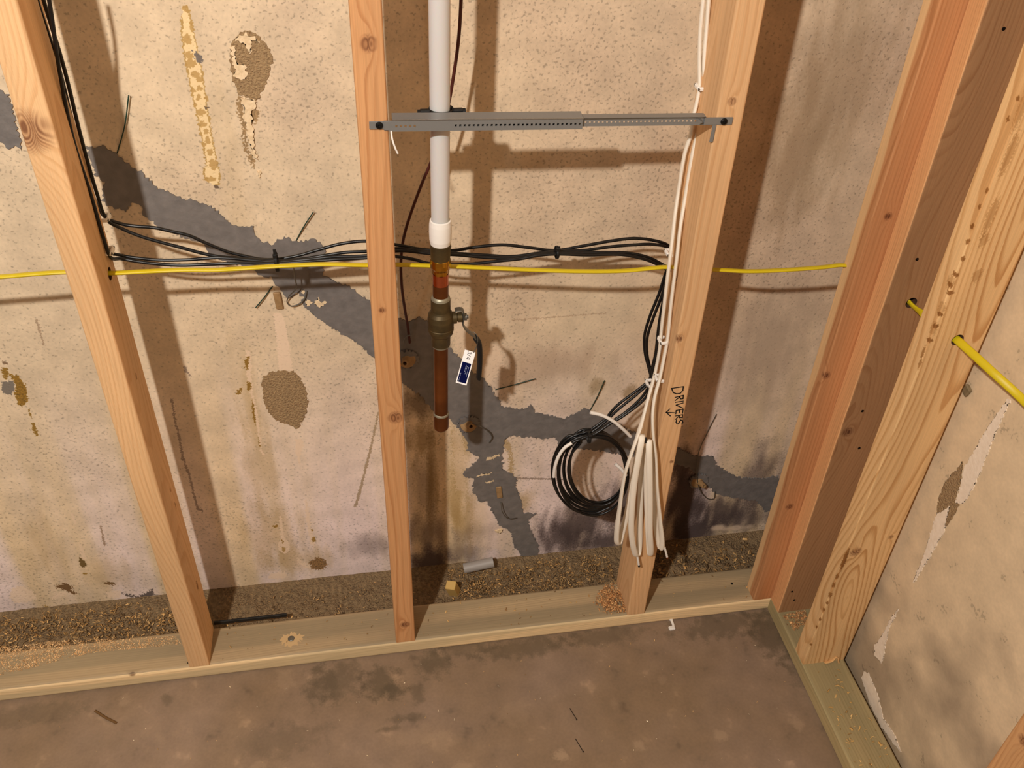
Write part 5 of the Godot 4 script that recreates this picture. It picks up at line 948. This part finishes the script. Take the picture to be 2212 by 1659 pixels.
# ---------- white flat cables ----------
func white_cables():
	var paths := [
		[Vector3(0.5073, 1.2678, -0.085), Vector3(0.5103, 1.2283, -0.083), Vector3(0.5132, 1.1883, -0.083), Vector3(0.5177, 1.1482, -0.08), Vector3(0.5212, 1.1156, -0.074), Vector3(0.5193, 1.0908, -0.07), Vector3(0.5173, 1.0782, -0.068), Vector3(0.5173, 1.0488, -0.068), Vector3(0.5139, 1.0178, -0.07), Vector3(0.5128, 0.9571, -0.068), Vector3(0.5087, 0.9252, -0.056), Vector3(0.5058, 0.8903, -0.044), Vector3(0.5044, 0.8674, -0.038), Vector3(0.5057, 0.8086, -0.036), Vector3(0.5114, 0.7281, -0.042), Vector3(0.514, 0.6869, -0.042), Vector3(0.5129, 0.6367, -0.042), Vector3(0.5015, 0.5953, -0.026), Vector3(0.4884, 0.5658, -0.004), Vector3(0.4744, 0.5518, 0.02), Vector3(0.4634, 0.5217, 0.032), Vector3(0.4578, 0.4755, 0.033), Vector3(0.4587, 0.3909, 0.031), Vector3(0.4634, 0.3171, 0.024), Vector3(0.4744, 0.2781, 0.012), Vector3(0.481, 0.3001, 0.005), Vector3(0.485, 0.3605, 0.004), Vector3(0.4854, 0.4673, 0.006), Vector3(0.4847, 0.5347, 0.014), Vector3(0.4825, 0.5537, 0.022), Vector3(0.4778, 0.5209, 0.033), Vector3(0.477, 0.4627, 0.035), Vector3(0.4808, 0.3921, 0.034), Vector3(0.4889, 0.3261, 0.03), Vector3(0.504, 0.264, 0.022), Vector3(0.5158, 0.2401, 0.013), Vector3(0.5191, 0.2572, 0.0065), Vector3(0.5127, 0.3201, 0.0045), Vector3(0.5015, 0.4298, 0.0045), Vector3(0.4919, 0.5178, 0.008)],
		[Vector3(0.514, 1.2683, -0.083), Vector3(0.5172, 1.2288, -0.081), Vector3(0.5209, 1.1888, -0.081), Vector3(0.5228, 1.1495, -0.076), Vector3(0.5275, 1.1142, -0.072), Vector3(0.5265, 1.0881, -0.066), Vector3(0.5254, 1.0502, -0.064), Vector3(0.523, 1.0206, -0.063), Vector3(0.5226, 0.9596, -0.062), Vector3(0.5162, 0.9123, -0.046), Vector3(0.5146, 0.8687, -0.036), Vector3(0.517, 0.784, -0.034), Vector3(0.5195, 0.7221, -0.03), Vector3(0.5174, 0.6794, -0.026), Vector3(0.5131, 0.6436, -0.019), Vector3(0.5054, 0.6116, -0.008), Vector3(0.5031, 0.5804, 0.003), Vector3(0.5077, 0.541, 0.011), Vector3(0.5168, 0.4986, 0.014), Vector3(0.5283, 0.4245, 0.018), Vector3(0.5459, 0.3359, 0.018), Vector3(0.5601, 0.2698, 0.014), Vector3(0.5609, 0.2483, 0.009), Vector3(0.5436, 0.3161, 0.005), Vector3(0.5159, 0.4645, 0.007), Vector3(0.503, 0.5208, 0.014), Vector3(0.4964, 0.5405, 0.022), Vector3(0.4998, 0.4966, 0.033), Vector3(0.5112, 0.4149, 0.034), Vector3(0.5247, 0.322, 0.03), Vector3(0.5369, 0.2614, 0.022), Vector3(0.5401, 0.2413, 0.014), Vector3(0.5319, 0.2873, 0.012), Vector3(0.5173, 0.3768, 0.0125), Vector3(0.5035, 0.4727, 0.014), Vector3(0.4968, 0.5231, 0.0145)]]
	var names := ["flat white cable on the left of the pair, its coil's left loops", "flat white cable on the right of the pair, its coil's right loops"]
	var leads := [[Vector3(0.5116, 0.2541, 0.012), Vector3(0.5152, 0.2383, 0.016), Vector3(0.5204, 0.2158, 0.017)], [Vector3(0.5621, 0.268, 0.008), Vector3(0.5689, 0.2505, 0.012), Vector3(0.5765, 0.2263, 0.014)]]
	for c in 2:
		var all: Array = paths[c]
		var o := thing("white_cable", names[c], "cable", all[0], "white flat cables")
		var l := []
		for v in all: l.append(v - all[0])
		var st := begin(); tube(st, smooth(l, 0.004), 0.0054, 0.0029, 14, Vector3(-0.25, 0, 1), Vector3(1, 0.12, 0.25), 0.38, 0.62)
		part(st, "jacket", M.white, o)
		l = []
		for v in leads[c]: l.append(v - all[0])
		rope("wire_lead", l, 0.0022, M.white_bright, o, 0.003, 8)
		var tip: Vector3 = l[2]; var d: Vector3 = (l[2] - l[1]).normalized()
		rope("lead_tip", [tip, tip + d * (0.005 if c == 0 else 0.003)], 0.0023, M.black_matte if c == 0 else M.bright_copper, o, 0.003, 8).set_meta("label", "black cut tip" if c == 0 else "bare copper tip")
	tie("black tape band around the top of the white coil", Vector3(0.4879, 0.5435, 0.016), 0.006, M.black_matte, 0.0)
	var b := thing("brown_wire", "thin reddish brown wire dropping behind the white pipe", "wire", Vector3(0.1932, 1.2559, -0.12))
	var l := []
	for v in [Vector3(0.1957, 1.2533, -0.13), Vector3(0.195, 1.2191, -0.13), Vector3(0.1919, 1.1715, -0.13), Vector3(0.186, 1.128, -0.13), Vector3(0.1766, 1.076, -0.13), Vector3(0.1656, 1.0355, -0.13), Vector3(0.1536, 1.0007, -0.13), Vector3(0.1371, 0.9612, -0.13), Vector3(0.1229, 0.9242, -0.13), Vector3(0.1112, 0.8897, -0.13), Vector3(0.1047, 0.8592, -0.135), Vector3(0.1006, 0.8193, -0.14), Vector3(0.1008, 0.77, -0.15), Vector3(0.1046, 0.7161, -0.17), Vector3(0.1088, 0.6726, -0.185), Vector3(0.1119, 0.626, -0.195)]: l.append(v - b.position)
	rope("strand", l, 0.0024, M.brown_wire, b, 0.006, 8)

# ---------- small things on the floor and plate ----------
func small_things():
	# wood offcut and pipe offcut behind the plate
	var p0: Vector3 = Vector3(0.1729, 0.01, -0.1247)
	var o := thing("wood_offcut", "small yellow wood offcut standing behind the bottom plate", "wood scrap", p0)
	var st := begin()
	cbox(st, Vector3(0.003, 0.020, 0), Vector3(0.021, 0.044, 0.019), 0.0012, Basis.from_euler(Vector3(0.35, -0.35, 0.12)))
	part(st, "block", wood(12, W, D, 1.3, Vector2(0.01, 0.02), 0.004, Color(0.800, 0.672, 0.396), Color(0.660, 0.493, 0.240), []), o)
	var pa: Vector3 = Vector3(0.2059, 0.0312, -0.1747); var pb: Vector3 = Vector3(0.2704, 0.042, -0.1747)
	o = thing("pipe_offcut", "short grey white pipe offcut lying against the wall foot", "pipe scrap", pa)
	st = begin()
	var l := (pb - pa).length()
	lathe(st, Vector3.ZERO, [Vector2(0.0085, 0.0), Vector2(0.0112, 0.0), Vector2(0.0112, l), Vector2(0.0085, l), Vector2(0.0085, 0.0)], 22, basis_y(pb - pa))
	part(st, "tube", flat(Color(0.62, 0.60, 0.58), 0.5), o)
	# white plastic clip on the floor
	o = thing("plastic_clip", "small white plastic clip lying on the floor by the plate", "clip", Vector3(0.6185, 0, 0.0139))
	st = begin(); tube(st, smooth([Vector3(0.004, 0.003, -0.016), Vector3(0.0045, 0.0035, -0.006), Vector3(0.004, 0.003, 0.004)], 0.002), 0.0028, 0.0018, 10, Vector3(1, 0, 0), Vector3(1, 0, 0)); part(st, "arm", M.white_bright, o)
	st = begin(); cbox(st, Vector3(0.0038, 0.0035, -0.0165), Vector3(0.008, 0.006, 0.007), 0.0018); cbox(st, Vector3(-0.001, 0.004, 0.006), Vector3(0.014, 0.007, 0.009), 0.002); part(st, "foot", M.white_bright, o)
	# black strip behind the plate
	o = thing("black_strip", "black strip along the plate's back edge right of the left stud", "strip", Vector3(-0.29, 0.03, -0.093))
	st = begin(); cbox(st, Vector3(-0.2354, 0.0471, -0.0915) - o.position, Vector3(0.1421, 0.008, 0.004), 0.0004, Basis.from_euler(Vector3(0, 0, 0.0))); part(st, "strip", M.black_matte, o)
	# pins on the floor
	for q in [["dark thin pin lying nearest the plate on the floor", Vector3(0.3671, 0.0012, 0.1691), Vector3(0.3749, 0.0012, 0.1949)], ["dark thin pin lying nearest the viewer on the floor", Vector3(0.3637, 0.0012, 0.2325), Vector3(0.3724, 0.0012, 0.2598)], ["short dark pin on the plate by the left stud's foot", Vector3(-0.3508, 0.0392, -0.0355), Vector3(-0.3491, 0.0392, -0.0099)]]:
		var n := thing("pin", q[0], "pin", q[1], "pins")
		rope("shank", [Vector3.ZERO, (q[2] - q[1]) * 0.5, q[2] - q[1]], 0.0006, M.screw, n, 0.003, 8)
		st = begin(); lathe(st, (q[2] - q[1]), [Vector2(0.0014, -0.0006), Vector2(0.0014, 0.0006), Vector2(0.0002, 0.0008)], 8, basis_y(q[2] - q[1])); part(st, "head", M.screw, n)
	var s := thing("wood_splinter", "brown wood splinter on the bare floor at lower left", "splinter", Vector3(-0.5183, 0.001, 0.044))
	var e: Vector3 = Vector3(-0.4743, 0.001, 0.0764)
	st = begin(); tube(st, smooth([Vector3.ZERO, (e - s.position) * 0.5 + Vector3(0, 0.001, 0.002), e - s.position], 0.004), 0.0024, 0.001, 6, Vector3(0, 0, 1), Vector3(0, 0, 1)); part(st, "sliver", flat(Color(0.42, 0.30, 0.15), 0.8), s)
	# bolt head on the right wall
	o = thing("bolt_head", "dull square bolt head on the right wall below the yellow cable", "bolt", Vector3(0.9393, 0.72, 0.161))
	st = begin(); cbox(st, Vector3(-0.003, 0, 0), Vector3(0.006, 0.017, 0.014), 0.0015, Basis.from_euler(Vector3(0.3, 0, 0))); part(st, "head", grainy(Color(0.45, 0.39, 0.28), Color(0.58, 0.50, 0.37), 0.05, 0.7, 0.0, 81, 64, 20.0), o)
	# knocked-up chip at the foot of the lit right stud
	o = thing("wood_chip", "curled splinter at the foot of the wide yellowish stud", "wood chip", Vector3(0.8922, 0.038, 0.162))
	st = begin(); tube(st, smooth([Vector3(-0.012, 0.002, 0.006), Vector3(0.004, 0.003, 0.004), Vector3(0.012, 0.012, 0.003), Vector3(0.016, 0.002, 0.010)], 0.003), 0.004, 0.0012, 6, Vector3(0, 0.4, 1), Vector3(0, 0.4, 1)); part(st, "curl", flat(Color(0.86, 0.68, 0.45), 0.8), o)

func chips(called: String, label: String, poly: Array, y: float, count: int, size: float, cols: Array, heap := 0.0, centre := Vector2.ZERO, reach := 1.0):
	var pp := PackedVector2Array(poly); var lo := pp[0]; var hi := pp[0]
	for q in pp: lo = lo.min(q); hi = hi.max(q)
	var st := begin()
	var k := smooth([Vector3(-0.5, 0, 0), Vector3(-0.1, 0.16, 0.05), Vector3(0.5, 0.02, -0.05)], 0.34)
	tube(st, k, 0.28, 0.06, 5, Vector3(0, 0, 1), Vector3(0, 0, 1))
	var mm := MultiMesh.new(); mm.transform_format = MultiMesh.TRANSFORM_3D; mm.use_colors = true; mm.mesh = st.commit(); mm.instance_count = count
	for i in count:
		var q := Vector2.ZERO
		for t in 40:
			q = Vector2(rng.randf_range(lo.x, hi.x), rng.randf_range(lo.y, hi.y))
			if heap > 0.0: q = centre + Vector2(rng.randfn(0, 0.42), rng.randfn(0, 0.42)) * (hi - lo) / 2.0
			if Geometry2D.is_point_in_polygon(q, pp) and nz.get_noise_2d(q.x * 24.0, q.y * 24.0) > rng.randf_range(-1.0, 0.5): break
		if not Geometry2D.is_point_in_polygon(q, pp): q = (lo + hi) / 2.0
		var s := size * rng.randf_range(0.45, 1.3)
		var b := Basis.from_euler(Vector3(rng.randf_range(-0.7, 0.7), rng.randf_range(0, TAU), rng.randf_range(-0.7, 0.7))).scaled_local(Vector3(s, s, s * rng.randf_range(0.4, 1.0)))
		var hgt := heap * maxf(0.0, 1.0 - (q - centre).length() / reach) * rng.randf_range(0.4, 1.0)
		mm.set_instance_transform(i, Transform3D(b, Vector3(q.x, y + s * 0.15 + hgt, q.y)))
		var c: Color = cols[rng.randi() % cols.size()]
		var v := rng.randf_range(0.75, 1.2)
		mm.set_instance_color(i, Color(c.r * v, c.g * v, c.b * v).srgb_to_linear())
	var o := MultiMeshInstance3D.new(); o.name = numbered(called); o.multimesh = mm
	var m := StandardMaterial3D.new(); m.vertex_color_use_as_albedo = true; m.roughness = 0.9; o.material_override = m
	add_child(o); tag(o, label, "sawdust"); o.set_meta("kind", "stuff")

func debris():
	# rough dirt on the slab between plate and wall
	var st := begin(); var nx := 280; var nzz := 16
	var x0 := -1.0; var x1 := CORNER + 0.08; var z0 := BACK - 0.002; var z1 := -D + 0.0
	var hgt := func(i: int, j: int) -> Vector3:
		var x := lerpf(x0, x1, float(i) / nx); var z := lerpf(z0, z1, float(j) / nzz)
		var e := float(j) / nzz
		var h := 0.007 + minf(1.0, e * 3.0 + 0.15) * (0.006 * nz.get_noise_2d(x * 14.0, z * 14.0) + 0.004 * nz.get_noise_2d(x * 60.0, z * 60.0) + 0.0025 * nz.get_noise_2d(x * 190.0, z * 190.0))
		h += 0.010 * pow(1.0 - e, 4.0)
		return Vector3(x, maxf(h, 0.0006), z)
	var g := []
	for i in nx + 1:
		var r := []
		for j in nzz + 1: r.append(hgt.call(i, j))
		g.append(r)
	var nrm := func(i: int, j: int) -> Vector3:
		var a: Vector3 = g[mini(i + 1, nx)][j] - g[maxi(i - 1, 0)][j]; var b: Vector3 = g[i][mini(j + 1, nzz)] - g[i][maxi(j - 1, 0)]
		return b.cross(a).normalized()
	for i in nx:
		for j in nzz:
			tri(st, g[i][j], g[i + 1][j], g[i + 1][j + 1], nrm.call(i, j), nrm.call(i + 1, j), nrm.call(i + 1, j + 1))
			tri(st, g[i][j], g[i + 1][j + 1], g[i][j + 1], nrm.call(i, j), nrm.call(i + 1, j + 1), nrm.call(i, j + 1))
	var o := part(st, "dirt", M.dirt, self); tag(o, "brown dirt and crumbs on the slab between plate and back wall", "dirt"); o.set_meta("kind", "stuff")
	var gold := [Color(0.74, 0.58, 0.36), Color(0.66, 0.50, 0.29), Color(0.62, 0.48, 0.28), Color(0.80, 0.65, 0.43)]
	var dull := [Color(0.60, 0.49, 0.33), Color(0.52, 0.41, 0.27), Color(0.66, 0.54, 0.36), Color(0.46, 0.36, 0.23)]
	var red := [Color(0.80, 0.60, 0.39), Color(0.74, 0.53, 0.32), Color(0.86, 0.68, 0.46), Color(0.66, 0.45, 0.26)]
	var strip := func(a: float, b: float) -> Array: return [Vector2(a, BACK + 0.004), Vector2(b, BACK + 0.004), Vector2(b, -D - 0.004), Vector2(a, -D - 0.004)]
	chips("sawdust", "golden sawdust on the slab behind the plate, left of the left stud", strip.call(-0.8, -0.33), 0.011, 2400, 0.0056, gold + dull)
	chips("sawdust", "sparse dull sawdust behind the plate between the left and middle studs", strip.call(-0.30, 0.1), 0.010, 260, 0.005, dull + [Color(0.75, 0.6, 0.4)])
	chips("sawdust", "thick brown sawdust behind the plate left of the marked stud", strip.call(0.17, 0.53), 0.010, 2600, 0.0054, gold + dull + dull)
	chips("sawdust", "coarse shavings behind the plate between marked stud and corner", strip.call(0.60, 0.86), 0.011, 420, 0.009, dull + dull + gold)
	chips("sawdust", "streak of fine orange sawdust along the plate left of the left stud", [Vector2(-0.7086, -0.0964), Vector2(-0.6075, -0.098), Vector2(-0.379, -0.0762), Vector2(-0.3662, -0.0558), Vector2(-0.5322, -0.0603), Vector2(-0.6453, -0.0401), Vector2(-0.6925, -0.0317)], 0.038, 4200, 0.0023, [Color(0.92, 0.76, 0.55), Color(0.86, 0.68, 0.46), Color(0.80, 0.62, 0.41), Color(0.96, 0.83, 0.63)])
	chips("sawdust", "small heap of reddish sawdust against the marked stud's foot", [Vector2(0.4577, -0.0439), Vector2(0.4877, -0.0764), Vector2(0.5218, -0.0904), Vector2(0.5412, -0.0789), Vector2(0.5347, -0.033), Vector2(0.5316, -0.0072), Vector2(0.4898, -0.006), Vector2(0.4625, -0.0146)], 0.038, 1500, 0.0045, red, 0.010, Vector2(0.5109, -0.0412), 0.05)
	chips("sawdust", "reddish sawdust in the corner between the two right wall studs", [Vector2(0.8429, 0.0464), Vector2(0.8971, 0.0398), Vector2(0.8876, 0.0704), Vector2(0.8529, 0.0851), Vector2(0.8432, 0.0699)], 0.038, 420, 0.004, red)
	chips("sawdust", "pale chips scattered on the right plate near the viewer", [Vector2(0.8536, 0.1821), Vector2(0.9085, 0.1794), Vector2(0.9182, 0.3934), Vector2(0.8432, 0.3822)], 0.038, 70, 0.007, [Color(0.85, 0.7, 0.45), Color(0.78, 0.62, 0.36)])
	chips("sawdust", "pale crumbs scattered over the bare floor", [Vector2(-0.6734, 0.0254), Vector2(-0.2194, 0.0216), Vector2(0.2744, 0.0175), Vector2(0.8067, 0.03), Vector2(0.827, 0.3041), Vector2(0.7356, 0.3451), Vector2(-0.5821, 0.1484)], 0.0, 110, 0.0032, [Color(0.82, 0.68, 0.48), Color(0.7, 0.56, 0.38), Color(0.9, 0.84, 0.72)])
	chips("sawdust", "thin scatter of chips on the back plate among the studs", [Vector2(-0.3008, -0.093), Vector2(0.0588, -0.0883), Vector2(0.4901, -0.0861), Vector2(0.8, -0.0811), Vector2(0.812, -0.0037), Vector2(0.4703, -0.0064), Vector2(0.0898, -0.0059), Vector2(-0.2854, -0.0089)], 0.038, 110, 0.0045, [Color(0.8, 0.65, 0.42), Color(0.6, 0.46, 0.28)])
